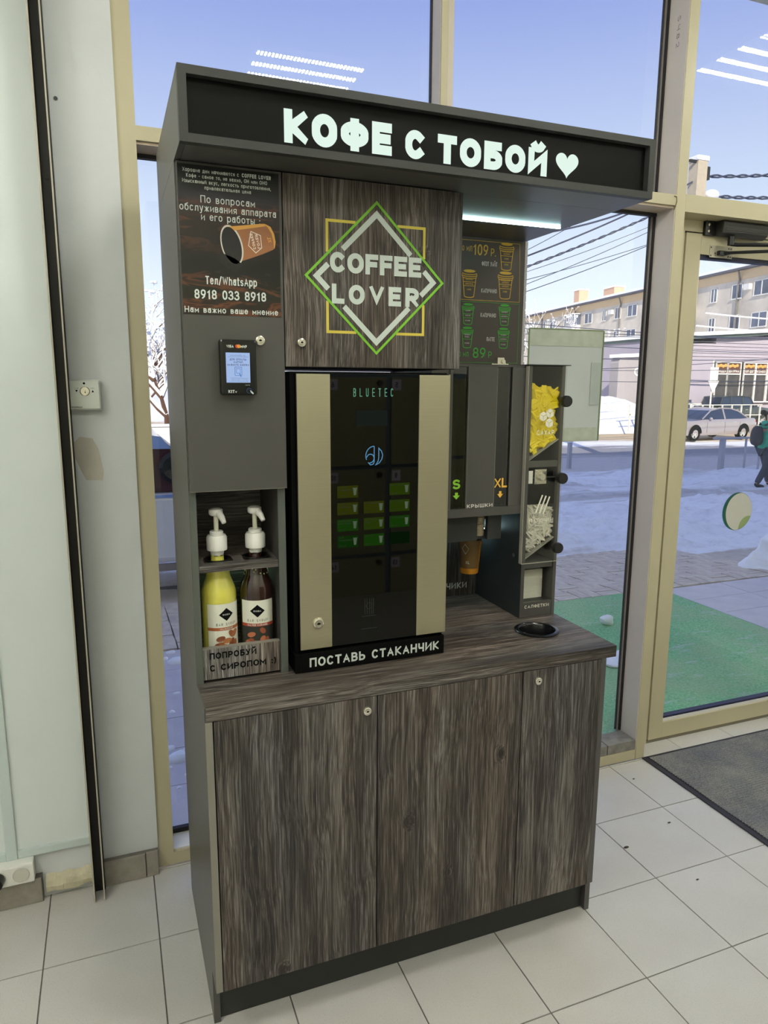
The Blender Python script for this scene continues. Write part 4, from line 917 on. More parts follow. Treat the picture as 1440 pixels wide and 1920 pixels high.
# --- lid dispenser
ld = thing('lid_dispenser', 'tall grey lid dispenser with S and XL slots right of the machine', 'dispenser', (.85, .45, 1.24))
build('carcass', MB().box(.690, .9930, .560, .5855, 1.2375, 1.680).box(.690, .9930, .302, .5855, 1.6745, 1.6805).box(.690, .7555, .3035, .56, 1.2375, 1.674).box(.690, .9930, .3035, .5600, 1.2375, 1.262), M_lam, ld)
build('front_panel', B(.8070, .9000, .2985, .3160, 1.2625, 1.6740), M_lam, ld)
build('front_panel', B(.9510, .9930, .2985, .3160, 1.2625, 1.6740), M_lam, ld)
build('front_post', B(.7470, .7555, .2985, .3030, 1.2625, 1.6740), M_lam, ld)
build('panel_edge', MB().box(.8060, .8070, .2984, .3160, 1.2625, 1.674).box(.8990, .9000, .2982, .2985, 1.2625, 1.674).box(.9506, .9514, .2982, .2985, 1.2625, 1.674), M_edge, ld)
build('front_rail', B(.690, .9930, .2965, .3015, 1.2370, 1.2622), M_lam, ld)
build('slot_liner', MB().box(.7560, .8060, .52, .53, 1.2625, 1.674).box(.8030, .8060, .3165, .52, 1.2625, 1.674).box(.9010, .9500, .52, .53, 1.2625, 1.674).box(.9470, .9500, .3165, .52, 1.2625, 1.674), M_matblk, ld)
build('slot_window', B(.9005, .9505, .3050, .3065, 1.2630, 1.6735), glass('tinted_acrylic', (.55, .55, .52), 1.5, .05), ld)
build('slot_window', B(.7560, .8065, .3050, .3065, 1.2630, 1.6735), MATS['tinted_acrylic'], ld)
f = XZ(.3045)
m_ = MB(); m_.text('S', .7640, .7895, 1.3210, .0290, f, .22); m_.face([(.7725, .3045, 1.311), (.7825, .3045, 1.311), (.7825, .3045, 1.3025), (.7895, .3045, 1.3025), (.7775, .3045, 1.2905), (.7655, .3045, 1.3025), (.7725, .3045, 1.3025)]); build('small_size_print', m_, mat('lime_print', (136, 196, 50), .5), ld)
m_ = MB(); m_.text('XL', .9035, .9470, 1.3190, .0290, f, .20, gap=.1); m_.face([(.9205, .3045, 1.3085), (.9290, .3045, 1.3085), (.9290, .3045, 1.3000), (.9350, .3045, 1.3000), (.9247, .3045, 1.2880), (.9145, .3045, 1.3000), (.9205, .3045, 1.3000)]); build('large_size_print', m_, mat('amber_print', (232, 180, 70), .5), ld)
m_ = MB(); m_.text('КРЫШКИ', .8095, .8955, 1.2640, .0110, XZ(.2978), .20); build('lettering', m_, mat('lid_word', (222, 218, 208), .5), ld)
br = MB().box(.880, .935, .300, .345, 1.6812, 1.6835).box(.900, .922, .302, .322, 1.6836, 1.7010); br.cyl((.918, .318, 1.6900), .006, -.020, 'y', 12); br.ball((.888, .312, 1.684), .003); br.ball((.930, .312, 1.684), .003)
build('latch', br, M_chrome, ld)
# stacked lids seen in the slots
lid = MB(); lid.lathe([(.0225, 0), (.0235, .001), (.0225, .0025), (.0195, .0030), (.0190, .0055), (.0001, .0055)], (0, 0, 0), 18)
for gx, n_, lab, gname in ((.7800, 62, 'black cup lid in the stack behind the S slot', 'black lids behind the S slot'), (.9240, 14, 'black cup lid low in the stack behind the XL slot', 'black lids behind the XL slot')):
    first = None
    for i in range(n_):
        if first is None: first = o = build('cup_lid', lid, mat('lid_black', (22, 22, 22), .22), None, smooth=30)
        else: o = first.copy(); COL.objects.link(o)
        tag(o, lab, 'lid', gname); o.location = (gx+random.uniform(-.001, .001), .345, 1.2628+i*.0062)
# --- cup dispenser below the lids
cd = thing('cup_dispenser', 'grey cup dropper box under the lid dispenser', 'dispenser', (.85, .45, 1.155))
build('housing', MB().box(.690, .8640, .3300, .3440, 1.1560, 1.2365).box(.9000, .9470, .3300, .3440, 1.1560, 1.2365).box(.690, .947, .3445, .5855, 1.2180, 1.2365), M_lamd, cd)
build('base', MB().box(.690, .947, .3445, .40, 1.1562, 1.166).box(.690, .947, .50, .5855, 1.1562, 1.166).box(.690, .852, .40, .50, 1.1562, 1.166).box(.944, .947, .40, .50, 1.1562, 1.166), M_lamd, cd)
build('light', B(.955, .985, .50, .58, 1.150, 1.1555), emit('cup_bay_led', (200, 240, 245), 9.0), cd)
def cup_mat():
    t = NT('paper_cup_print'); b = t.new('ShaderNodeBsdfPrincipled'); t.link(b.outputs[0], t.out.inputs[0]); b.inputs['Roughness'].default_value = .5
    tcn = t.new('ShaderNodeTexCoord'); sx = t.new('ShaderNodeSeparateXYZ'); t.link(tcn.outputs['Object'], sx.inputs[0])
    r = ramp(t, [(0, lin((222, 150, 42))), (.175, lin((222, 150, 42))), (.18, lin((128, 100, 62))), (1, lin((140, 110, 70)))], sx.outputs['Z']); r.color_ramp.interpolation = 'CONSTANT'
    ml = t.new('ShaderNodeMath', operation='MULTIPLY'); ml.inputs[1].default_value = 10; t.link(sx.outputs['Z'], ml.inputs[0]); t.link(ml.outputs[0], r.inputs[0]); t.link(r.outputs[0], b.inputs['Base Color']); return t.m
pc = thing('paper_cup', 'brown paper cup with orange base hanging from the cup dropper', 'cup', (.905, .45, 1.022))
c_ = MB(); c_.lathe([(.0001, .004), (.0275, .004), (.0285, 0), (.0290, .001), (.0395, .112), (.0385, .112), (.0278, .006)], (.905, .45, 1.022), 32, cap=False); build('sleeve', c_, cup_mat(), pc, smooth=30)
def cupm(u, w, r=.0006): rr = .0290+(.0105/.111)*(w)+r; return (.905+rr*cos(u), .45+rr*sin(u), 1.022+w)
m_ = MB()
for i in range(6): 
    a, b_ = radians(-62)+i*.045, radians(-62)+(i+1)*.045; m_.face([cupm(a, .016), cupm(b_, .016), cupm(b_, .108), cupm(a, .108)])
build('side_stripe', m_, mat('cup_orange', (222, 150, 42), .5), pc)
m_ = MB(); m_.text('ЛУЧШИЙ МОМЕНТ СЕЙЧАС', .018, .100, -.003, .005, lambda u, w: cupm(radians(-54)-w/.033, u, .0012), .15); build('stripe_lettering', m_, M_blkprint, pc)
m_ = MB(); m_.stroke([(-2.75, .085), (-2.45, .10), (-2.15, .085), (-2.45, .068)], .0035, lambda u, w: cupm(u, w, .0012), True); m_.text('XL', -.078, -.066, .035, .010, lambda u, w: cupm(u/.032, w, .0012), .2); build('emblem', m_, M_print, pc)
stk = MB()
for k in range(7): stk.lathe([(.0345, 1.138+k*.012), (.0352, 1.144+k*.012), (.0330, 1.1485+k*.012)], (.883, .385, 0), 22, cap=False)
first = None
cl = MB(); cl.lathe([(.0165, 0), (.0180, .0125), (.0190, .0135), (.0180, .015)], (0, 0, 0), 20, cap=False)
for k in range(6):
    if first is None: first = o = build('paper_cup_rim', cl, mat('cup_rim_cream', (150, 136, 112), .5), None, smooth=30)
    else: o = first.copy(); COL.objects.link(o)
    o.name = 'stacked_cup'; tag(o, 'stacked cup rim showing in the gap of the cup dropper', 'cup', 'stacked cups in the dropper gap'); o.location = (.8820, .3560, 1.1665+k*.0108)

# --- sugar, stick and napkin column
sc_ = thing('condiment_column', 'narrow column holding sugar, sticks and napkins behind clear acrylic', 'organizer', (1.07, .45, .9))
build('side_panel', B(1.0055, 1.0180, .3000, .6040, .9012, 1.6800), mat('column_side', (52, 58, 60), .4), sc_)
build('side_panel', B(1.1220, 1.1340, .3000, .6040, .9012, 1.6800), M_lam, sc_)
build('edge', MB().box(1.0060, 1.0175, .2985, .3000, .9012, 1.68).box(1.1225, 1.1335, .2985, .3000, .9012, 1.68), M_lam, sc_)
build('back_panel', B(1.0185, 1.1215, .560, .5740, .9012, 1.680), mat('column_back', (104, 98, 76), .5), sc_)
build('top', B(.9940, 1.1420, .2840, .6040, 1.6806, 1.6830), M_lamd, sc_)
build('lower_rail', B(1.0185, 1.1215, .3000, .3120, .9012, .9480), M_lam, sc_)
build('shelf', MB().box(1.0185, 1.1215, .302, .559, 1.0590, 1.0790).box(1.0185, 1.1215, .302, .559, 1.3420, 1.3440).box(1.0185, 1.1215, .300, .312, 1.3765, 1.3955), M_lam, sc_)
build('floor_board', B(1.0185, 1.1215, .3125, .559, .9400, .9480), M_lamd, sc_)
build('lock_board', B(1.0185, 1.1215, .310, .320, 1.2600, 1.3415), M_matblk, sc_)
build('lock_board', B(1.0185, 1.1215, .322, .330, 1.3445, 1.3760), M_matblk, sc_)
for z in (1.397, 1.090):
    m_ = MB(); m_.prism([(1.0190, z), (1.1210, z+.062), (1.1210, z+.065), (1.0190, z+.003)], 'y', .300, .50); build('chute_plate', m_, M_acr if False else mat('clear_edge', (150, 148, 140), .2), sc_)
build('acrylic_cover', MB().box(.9950, 1.1290, .2840, .2865, 1.0800, 1.6780), M_acr, sc_)
build('acrylic_edge', MB().box(.9950, .9962, .2838, .2995, 1.080, 1.678).box(.9950, 1.129, .2838, .2866, 1.0796, 1.0806), mat('bright_edge', (190, 185, 172), .2), sc_)
for x, z in ((1.1130, 1.5760), (1.1110, 1.3450), (1.1070, 1.1290)):
    k_ = MB(); k_.lathe([(.007, 0), (.007, -.012), (.0150, -.014), (.0170, -.018), (.0170, -.030), (.0155, -.034), (.0001, -.0345)], (x, .2840, z), 28, 'y'); build('knob', k_, mat('knob_black', (24, 22, 20), .5), sc_, smooth=30)
lk = MB().box(1.040, 1.082, .298, .300, 1.325, 1.370); lk.lathe([(.013, 0), (.013, -.006), (.010, -.012), (.010, -.0135), (.0001, -.0135)], (1.061, .299, 1.3475), 20, 'y')
for x in (1.045, 1.077):
    for z in (1.330, 1.365): lk.ball((x, .297, z), .0028)
build('cam_lock', lk, M_chrome, sc_, smooth=30)
build('lock_tab', B(1.020, 1.034, .3, .3015, 1.327, 1.366), M_white, sc_)
for y_, z_ in ((.44, 1.135), (.345, 1.095)): build('cover_cap', MB().cyl((1.0053, y_, z_), .006, -.0015, 'x', 12), mat('cap_grey', (96, 104, 108), .4), sc_)
f = XZ(.2832); tw = MB()
tw.text('САХАР', 1.0310, 1.0915, 1.4755, .0150, f, .17); tw.text('САЛФЕТКИ', 1.0225, 1.1120, .9300, .0105, XZ(.2978), .19)
tw.text('ПАЛОЧКИ', 1.0180, 1.1030, 1.2080, .0130, f, .17)
for i in range(3):
    a = (1.0430+i*.013, 1.2410-i*.003+ (0)); tw.stroke([(a[0]-.003, a[1]), (a[0]+.017, a[1]+.050)], .0052, f, cap=.002)
def cube(mb, cx, cz, r):
    P = [(cx+r*cos(radians(90+60*i)), cz+r*sin(radians(90+60*i))) for i in range(6)]
    for tri in ((5, 0, 1), (1, 2, 3), (3, 4, 5)):
        q = [P[i] for i in tri]; c_ = (cx, cz); pts = [q[0], q[1], q[2], c_]; mx = sum(p[0] for p in pts)/4; mz = sum(p[1] for p in pts)/4
        mb.face([(mx+(p[0]-mx)*.90, .2832, mz+(p[1]-mz)*.90) for p in pts])
cube(tw, 1.0510, 1.5310, .0155); cube(tw, 1.0740, 1.5400, .0155); cube(tw, 1.0730, 1.5110, .0155)
build('white_print', tw, mat('acrylic_print', (226, 222, 205), .5), sc_)
# sachets
def packet_mesh(name, w, h, t, m):
    me = MB(); n = 3
    top = [(-w/2, -h/2, .0), (w/2, -h/2, 0), (w/2, h/2, 0), (-w/2, h/2, 0)]; q = [(-w*.38, -h*.40, t), (w*.38, -h*.40, t), (w*.38, h*.40, t), (-w*.38, h*.40, t)]; q2 = [(a, b, -c) for a, b, c in q]
    me.v = top+q+q2; me.f = [(4, 5, 6, 7), (11, 10, 9, 8)]+[(i, (i+1) % 4, 4+(i+1) % 4, 4+i) for i in range(4)]+[((i+1) % 4, i, 8+i, 8+(i+1) % 4) for i in range(4)]; me.mi = [0]*len(me.f)
    return build(name, me, m)
def fill(name, w, h, t, m, n, zlo, ztop, lab, cat, grp):
    first = None
    for k in range(n):
        x = random.uniform(1.030, 1.110); lo = zlo+(x-1.019)/.102*.062+.014; z = lo+(ztop-(x-1.02)*.1-lo)*((k+.5)/n)
        if first is None: first = o = packet_mesh(name, w, h, t, m)
        else: o = first.copy(); COL.objects.link(o)
        tag(o, lab, cat, grp); y = random.choice([.3035+random.uniform(0, .008), .3035+random.uniform(0, .008), .322])
        o.location = (x, y+.008, z); o.rotation_euler = (radians(90+random.uniform(-48, 48)), random.uniform(-.5, .5), random.uniform(-.25, .25)); o.rotation_euler[1] = random.uniform(0, 6.28)
fill('sugar_sachet', .034, .018, .0028, mat('sachet_yellow', (244, 220, 30), .5), 190, 1.397, 1.615, 'yellow sugar sachet in the heap behind the top acrylic window', 'sachet', 'yellow sugar sachets in the top bin')
fill('wrapped_stick', .040, .007, .0016, mat('stick_wrap', (216, 212, 200), .5), 240, 1.092, 1.258, 'white wrapped stirring stick heaped behind the lower acrylic window', 'stick', 'white wrapped sticks in the lower bin')
nk = thing('napkin_stack', 'white napkin pack in the bottom opening of the column', 'napkins', (1.065, .40, .9485))
nm = MB()
for k in range(22):
    z = .9485+k*.0043; e_ = random.uniform(-.001, .001); nm.box(1.0240, 1.112+e_, .340+e_, .46, z, z+.0038)
build('napkin', nm, mat('napkin_paper', (214, 212, 196), .9), nk, kind='stuff')

# ================================================================== LOCKERS BEHIND THE CAMERA (seen in the dark glass)
lk_ = thing('locker_bank', 'grey steel bag lockers with numbered doors facing the kiosk', 'lockers', (1.45, -2.6, 0))
M_lk = mat('locker_grey', (132, 128, 92), .5); M_lkf = mat('locker_frame', (96, 110, 122), .5)
build('carcass', B(.62, 2.28, -2.88, -2.32, .003, 1.70), M_lkf, lk_)
num = {0: ['7', '11', '15'], 1: ['6', '10', '14'], 2: ['5', '9', '13'], 3: ['4', '8', '12']}
for c in range(4):
    for r_ in range(3):
        x0, x1 = 1.45+(c-2)*.41+.018, 1.45+(c-1)*.41-.018; z1 = 1.68-.56*r_-.012; z0 = z1-.535
        d = build('door', B(x0, x1, -2.32, -2.305, z0, z1), M_lk, lk_, bevel=.002)
        build('number_plate', B(x0+.004, x0+.062, -2.305, -2.303, z1-.078, z1-.012), mat('plate_paper', (205, 190, 205), .6), d)
        s_ = num[c][r_]; n_ = len(s_); m_ = MB(); m_.text(s_, 0, .016*n_, 0, .034, lambda u, w, x0=x0, z1=z1, n_=n_: (x0+.040+.008*(n_-1)-u, -2.3025, z1-.062+w), .18); build('number', m_, M_blkprint, d)
        k_ = MB(); k_.cyl((x1-.045, -2.305, z1-.035), .017, .018, 'y', 16); build('knob', k_, M_blk, d)
        k_ = MB(); k_.cyl((x1-.055, -2.305, z1-.255), .011, .006, 'y', 14); build('lock', k_, M_chrome, d)

# ================================================================== OUTSIDE
def gz(y):
    if y < 3: return -.02
    if y < 10.5: return -.02-.58*(y-3)/7.5
    if y < 20: return -.6-.2*(y-10.5)/9.5
    return -.8
def fbm(x, y, s, o=0): return noise.fractal((x*s+o, y*s-o, o*.7), .9, 2.1, 4)
def ground_mat():
    t = NT('street_ground'); b = t.new('ShaderNodeBsdfPrincipled'); t.link(b.outputs[0], t.out.inputs[0]); b.inputs['Roughness'].default_value = .8
    tcn = t.new('ShaderNodeTexCoord'); sx = t.new('ShaderNodeSeparateXYZ'); t.link(tcn.outputs['Object'], sx.inputs[0])
    v = tcn.outputs['Object']; n1 = noise_n(t, v, .9, 5, .65); mp = t.new('ShaderNodeMapping'); mp.inputs['Scale'].default_value = (.12, 1.2, 1); mp.inputs['Rotation'].default_value = (0, 0, -.29); t.link(v, mp.inputs[0]); n2 = noise_n(t, mp.outputs[0], 1.6, 5, .6)
    s = t.new('ShaderNodeMath', operation='MULTIPLY_ADD'); s.inputs[1].default_value = .3; t.link(sx.outputs['X'], s.inputs[0]); t.link(sx.outputs['Y'], s.inputs[2])
    a1 = t.new('ShaderNodeMath', operation='MULTIPLY_ADD'); a1.inputs[1].default_value = 2.2; t.link(n1, a1.inputs[0]); t.link(s.outputs[0], a1.inputs[2])
    a2 = t.new('ShaderNodeMath', operation='MULTIPLY_ADD'); a2.inputs[1].default_value = 5.0; t.link(n2, a2.inputs[0]); t.link(a1.outputs[0], a2.inputs[2])
    a3 = t.new('ShaderNodeMath', operation='MULTIPLY_ADD'); a3.inputs[1].default_value = 1/60; a3.inputs[2].default_value = -3.6/60; t.link(a2.outputs[0], a3.inputs[0])
    snow = (.90, .91, .93, 1); dirty = (.56, .54, .53, 1); road = (.30, .30, .32, 1); ochre = (.62, .48, .29, 1); brick = (.56, .50, .43, 1)
    p = lambda q: q/60
    r = ramp(t, [(p(0), brick), (p(5.4), brick), (p(6.0), snow), (p(11.5), snow), (p(12.4), dirty), (p(13.4), dirty), (p(14.2), snow), (p(16.5), snow), (p(18), dirty), (p(23), dirty), (p(24.5), road), (p(28), road), (p(29), snow), (p(31), snow), (p(32), ochre), (p(37), ochre), (p(38.5), road), (p(42), road), (p(43), ochre), (p(46), ochre), (p(47.5), snow), (p(60), snow)], a3.outputs[0])
    fine = noise_n(t, v, 6, 6, .8)
    rf = ramp(t, [(.30, (.62, .60, .58, 1)), (.52, (1, 1, 1, 1)), (1, (1, 1, 1, 1))], fine)
    m = t.new('ShaderNodeMix', data_type='RGBA', blend_type='MULTIPLY'); m.inputs[0].default_value = .55
    t.link(r.outputs[0], m.inputs[6]); t.link(rf.outputs[0], m.inputs[7]); t.link(m.outputs[2], b.inputs['Base Color'])
    bp = t.new('ShaderNodeBump'); bp.inputs['Strength'].default_value = .5; bp.inputs['Distance'].default_value = .04; t.link(fine, bp.inputs['Height']); t.link(bp.outputs[0], b.inputs['Normal']); return t.m
gm = MB(); xs = [-40+i*2 for i in range(19)]+[-2+i*.10 for i in range(140)]+[12+i*.4 for i in range(60)]+[36+i*4 for i in range(30)]; ys = [2.87+i*.09 for i in range(120)]+[13.7+i*.35 for i in range(60)]+[35+i*5 for i in range(28)]
def ghei(x, y):
    s = y+.3*x+1.6*fbm(x, y, .25, 3); z = gz(y)-.035
    if 5.6 < s < 12.4: k = min(1, (s-5.6)/.6, (12.4-s)/.8); z += k*(.05+.13*max(0, fbm(x, y, 1.3, 1)+.35)+.05*fbm(x, y, 4.5, 5))
    elif 13.8 < s < 18: z += .06+.18*max(0, fbm(x, y, .9, 2)+.3)*min(1, (s-13.8), (18-s))
    elif s > 47: z += min(1.2, .12*(s-47))+.12*fbm(x, y, .5, 4)
    else: z += .012*fbm(x, y, 2.5, 7)
    return z
nx, ny_ = len(xs), len(ys)
gm.v = [(x, y, ghei(x, y)) for y in ys for x in xs]; gm.f = [(j*nx+i, j*nx+i+1, (j+1)*nx+i+1, (j+1)*nx+i) for j in range(ny_-1) for i in range(nx-1)]; gm.mi = [0]*len(gm.f)
o = build('ground', gm, ground_mat(), kind='structure', smooth=80)
# terrace tiles, carpet, bricks
tr = build('terrace', B(-6, 9, .88, 2.868, -.12, -.028), M_grout, kind='structure')
M_ot = mat('terrace_tile', (.62, .58, .60, 1), .55, lin_c=True, vary=.08, vscale=6); ot = B(0, .622, 0, .311, -.0265, -.02); t0 = None
for i in range(18):
    for j in range(6):
        x, y = -2.9+i*.626, 2.862-.315*(j+1)
        if x > 7.5 or (1.3 < x and x+.6 < 3.8): continue
        if t0 is None: t0 = q = build('tile', ot, M_ot, tr)
        else: q = t0.copy(); COL.objects.link(q)
        q.parent = tr; q.location = (x, y, random.uniform(-.001, 0))
pv = build('paving', B(-1.4, 7.2, 2.871, 5.0, -.30, -.20), M_grout, kind='structure')
M_br = [mat('paver_sand', (.62, .55, .46, 1), .8, lin_c=True, vary=.18, vscale=9, bump=.3), mat('paver_rose', (.58, .50, .43, 1), .8, lin_c=True, vary=.18, vscale=9, bump=.3)]
pb = [None, None]; cnt = 0
def paver(x, y, rot):
    global cnt
    k = 0 if (int(x*7)+int(y*9)) % 3 else 1
    if pb[k] is None:
        mb2 = MB(); mb2.prism([(-.097, -.047), (.097, -.047), (.097, .047), (-.097, .047)], 'z', -.06, 0); pb[k] = q = build('brick', mb2, M_br[k], pv, bevel=0)
    else: q = pb[k].copy(); COL.objects.link(q); q.parent = pv
    q.location = (x, y, gz(y)+.002+random.uniform(-.003, .002)); q.rotation_euler = (-.077 if y > 3 else 0, 0, rot); cnt += 1
for bi in range(14):
    for bj in range(8):
        x, y = 2.6+bi*.205, 2.98+bj*.205
        if (bi+bj) % 2:
            paver(x+.05, y, pi/2); paver(x+.152, y, pi/2)
        else:
            paver(x+.1, y-.05, 0); paver(x+.1, y+.052, 0)
for bi in range(4):
    for bj in range(6):
        x, y = -.25+bi*.205, 2.98+bj*.205
        if (bi+bj) % 2: paver(x+.05, y, pi/2); paver(x+.152, y, pi/2)
        else: paver(x+.1, y-.05, 0); paver(x+.1, y+.052, 0)
def carpet_mat():
    t = NT('green_carpet'); b = t.new('ShaderNodeBsdfPrincipled'); t.link(b.outputs[0], t.out.inputs[0]); b.inputs['Roughness'].default_value = .95
    v = coords(t); a = noise_n(t, v, 70, 4, .75); c = noise_n(t, v, 1.1, 5, .7); d = noise_n(t, coords(t, (1, 4, 1)), 2.6, 6, .75)
    r = ramp(t, [(.32, (.10, .34, .14, 1)), (.68, (.32, .70, .36, 1))], a)
    w = ramp(t, [(.44, (0, 0, 0, 1)), (.70, (.75, .75, .75, 1))], c); sn = ramp(t, [(.56, (0, 0, 0, 1)), (.70, (.8, .8, .8, 1))], d)
    m = t.new('ShaderNodeMix', data_type='RGBA'); t.link(w.outputs[0], m.inputs[0]); t.link(r.outputs[0], m.inputs[6]); m.inputs[7].default_value = (.42, .50, .30, 1)
    m2 = t.new('ShaderNodeMix', data_type='RGBA'); t.link(sn.outputs[0], m2.inputs[0]); t.link(m.outputs[2], m2.inputs[6]); m2.inputs[7].default_value = (.55, .60, .60, 1)
    t.link(m2.outputs[2], b.inputs['Base Color']); bp = t.new('ShaderNodeBump'); bp.inputs['Strength'].default_value = .8; bp.inputs['Distance'].default_value = .006; t.link(a, bp.inputs['Height']); t.link(bp.outputs[0], b.inputs['Normal']); return t.m
M_cp = carpet_mat()
cg = thing('grass_carpet', 'green artificial turf carpet on the terrace outside the door', 'carpet', (2.6, 1.8, -.02))
build('turf', B(1.25, 3.955, .905, 2.85, -.0195, -.008), M_cp, cg)
build('edge_strip', B(3.957, 3.985, .905, 2.85, -.0195, -.006), mat('alu_strip', (190, 194, 196), .4), cg)
def snowball(name, x, y, z, r, lab, grp, sc=(1, .8, .5), seed=0, det=14):
    m = MB(); m.ball((x, y, z), r, det, det*2//3, sc=sc)
    m.v = [tuple(Vector((x, y, z))+(Vector(p)-Vector((x, y, z)))*(1+.40*noise.noise((p[0]*1.3/r+seed, p[1]*1.3/r, p[2]*1.3/r+seed))+.22*noise.noise((p[0]*4/r+seed, p[1]*4/r, p[2]*4/r)))) for p in m.v]
    return tag(build(name, m, M_snow, smooth=60), lab, 'snow', grp)
M_snow = mat('snow', (.90, .91, .93, 1), .7, lin_c=True, vary=.05, vscale=12, bump=.5, bscale=25)
snowball('snow_pile', 5.78, 3.12, -.08, .50, 'big heap of shovelled snow at the edge of the terrace right of the door', 'snow lumps', (1, .8, .62), 3, 30)
for i, (x, y, r) in enumerate([(.13, 2.66, .055), (.06, 2.72, .03), (.09, 2.2, .02), (.05, 1.98, .018), (.0, 1.60, .03), (.075, 1.56, .022), (-.01, 1.43, .018), (.035, 1.50, .055), (.06, 1.35, .014), (.02, 1.26, .012), (.11, 2.82, .03)]):
    snowball('snow_crumb', x, y, -.022, r, ['rounded', 'small', 'tiny', 'flat'][i % 4]+' snow crumb on the terrace left of the kiosk, '+['farthest but one', 'beside the biggest far lump', 'third row', 'fourth row', 'by the near clump', 'right of the near clump', 'left below the near clump', 'largest of the near clump', 'below the near clump', 'nearest', 'farthest'][i], 'snow crumbs on the terrace', (1, .8, .5), i, 10)
snowball('snow_crumb', 2.98, 2.28, .025, .05, 'white lump of snow on the green turf beyond the worktop corner', 'snow lumps', (1, .8, .7), 9, 12)
snowball('snow_crumb', 2.64, 1.72, .002, .13, 'flat patch of grey ice on the green turf behind the worktop corner', 'snow lumps', (1.5, .9, .06), 4, 16)
# pole, wires
up = thing('utility_pole', 'concrete utility pole with snow caps and wire clamps above the door', 'pole', (13.75, 13, -.7))
build('shaft', MB().prism([(13.56, 12.85), (13.86, 12.85), (13.86, 13.15), (13.56, 13.15)], 'z', -.8, 7.05), mat('pole_concrete', (.50, .43, .33, 1), .8, lin_c=True, vary=.1), up)
build('snow_cap', MB().box(13.53, 13.90, 12.83, 13.2, 7.05, 7.17), M_snow, up, bevel=.03)
build('snow_cap', MB().ball((14.2, 13, 6.33), .17, 12, 8, sc=(1.2, 1, .8)), M_snow, up, smooth=60)
build('clamp', MB().box(13.35, 13.56, 12.9, 12.95, 7.0, 7.06).box(13.86, 14.0, 12.9, 13.0, 6.65, 6.95), M_lamd, up)
build('drop_wire', MB().tube([(14.15, 13, 6.2), (14.0, 13, 5.95), (13.9, 13, 5.9)], .012, 6).tube([(14.3, 13, 6.25), (14.25, 13, 5.9), (14.2, 13, 5.6)], .02, 6), M_matblk, up)
build('reflector_board', B(13.62, 13.66, 12.70, 12.84, 1.7, 2.95), mat('fluorescent_yellow', (205, 245, 30), .5), up)
M_wire = mat('wire_grey', (66, 72, 92), .6)
def wire(a, b, r, sag, lab, tw=0, m=None):
    a, b = Vector(a), Vector(b); pts = []
    n = 24 if not tw else 60
    ext = (b-a)
    for i in range(n+1):
        t = i/n; p = a.lerp(b, t); p.z -= sag*4*t*(1-t); pts.append(p)
    mb = MB(); 
    if tw:
        for s_ in (0, pi): mb.tube([p+Vector((0, sin(i*1.1+s_)*r, cos(i*1.1+s_)*r)) for i, p in enumerate(pts)], r*.75, 5)
    else: mb.tube(pts, r, 5)
    tag(build('overhead_wire', mb, m or M_wire), lab, 'wire', 'overhead wires')
def ext(a, b, k0=.4, k1=.9):
    a, b = Vector(a), Vector(b); d = b-a; return a-d*k0, b+d*k1
ends = []
for i, (a, b, r, tw, lab) in enumerate([
    ((13.238, 20, 6.191), (15.316, 20, 7.298), .012, 0, 'thin wire highest in the left pane, rising under the canopy corner'),
    ((13.248, 20, 5.969), (17.101, 20, 7.572), .030, 0, 'thick wire second from the top in the left pane'),
    ((13.266, 20, 5.592), (18.27, 20, 7.637), .030, 1, 'thick twisted wire crossing the middle of the left pane sky'),
    ((15.5, 20, 6.25), (18.42, 20, 7.30), .010, 0, 'thin wire just under the twisted wire in the left pane'),
    ((13.284, 20, 5.213), (18.423, 20, 6.74), .012, 0, 'thin wire crossing another one low in the left pane sky'),
    ((13.3, 20, 4.93), (18.35, 20, 7.0), .012, 0, 'steeper thin wire crossing low in the left pane sky'),
    ((13.3, 20, 4.70), (18.42, 20, 6.55), .014, 0, 'lowest slanting wire above the apartment roof')]):
    a, b = Vector(a), Vector(b); k0 = (a.x-12.0)/(b.x-a.x); p, q = ext(a, b, k0, .6); p.y += .35*i; q.y += .35*i; wire(p, q, r, .12, lab, tw); ends.append(p)
lp = thing('utility_pole', 'street pole carrying the slanting wires, behind the menu board', 'pole', (11.95, 19.7, -.8))
build('shaft', B(11.85, 12.05, 19.6, 19.8, -1.0, 6.2), MATS['pole_concrete'], lp)
for p in ends: build('arm', B(11.90, 11.985, 19.801, p.y+.04, p.z-.03, p.z+.03), M_lamd, lp)
wire((13.9, 13, 6.75), (23.0, 13, 8.55), .030, .25, 'upper thick twisted wire leaving the concrete pole to the right', 1)
wire((14.3, 13, 6.32), (23.0, 13, 7.9), .030, .30, 'lower thick twisted wire leaving the concrete pole to the right', 1)
wire((13.6, 13, 6.6), (9.0, 13, 5.0), .022, .2, 'wire leaving the concrete pole to the left')
wire((15.6, 14, 5.95), (22.5, 14, 8.0), .010, .1, 'thin wire below the twisted pair above the door')
for i, (z0, z1, y, r) in enumerate([(2.9, 3.3, 26, .018), (3.6, 3.3, 26, .018), (4.4, 3.9, 26, .018), (2.4, 2.9, 26, .014), (3.9, 4.6, 26, .014), (2.0, 2.1, 26, .014), (2.2, 3.9, 26, .016), (4.3, 4.2, 26, .018)]):
    y += (i-4)*.3
    wire((14, y, z0), (46, y, z1+.5), r, .4, ['first', 'second', 'third', 'fourth', 'fifth', 'sixth', 'seventh', 'eighth'][i]+' low wire across the apartment front, by strung order', 0)
for z, lab, yy in ((5.35, 'upper snow-covered cable across the apartment wall', 28.2), (4.75, 'lower snow-covered cable across the apartment wall in the door pane', 28.8)):
    wire((29.5, yy, z+.1), (46, yy, z+.35), .045, .25, lab, 0, M_snow)
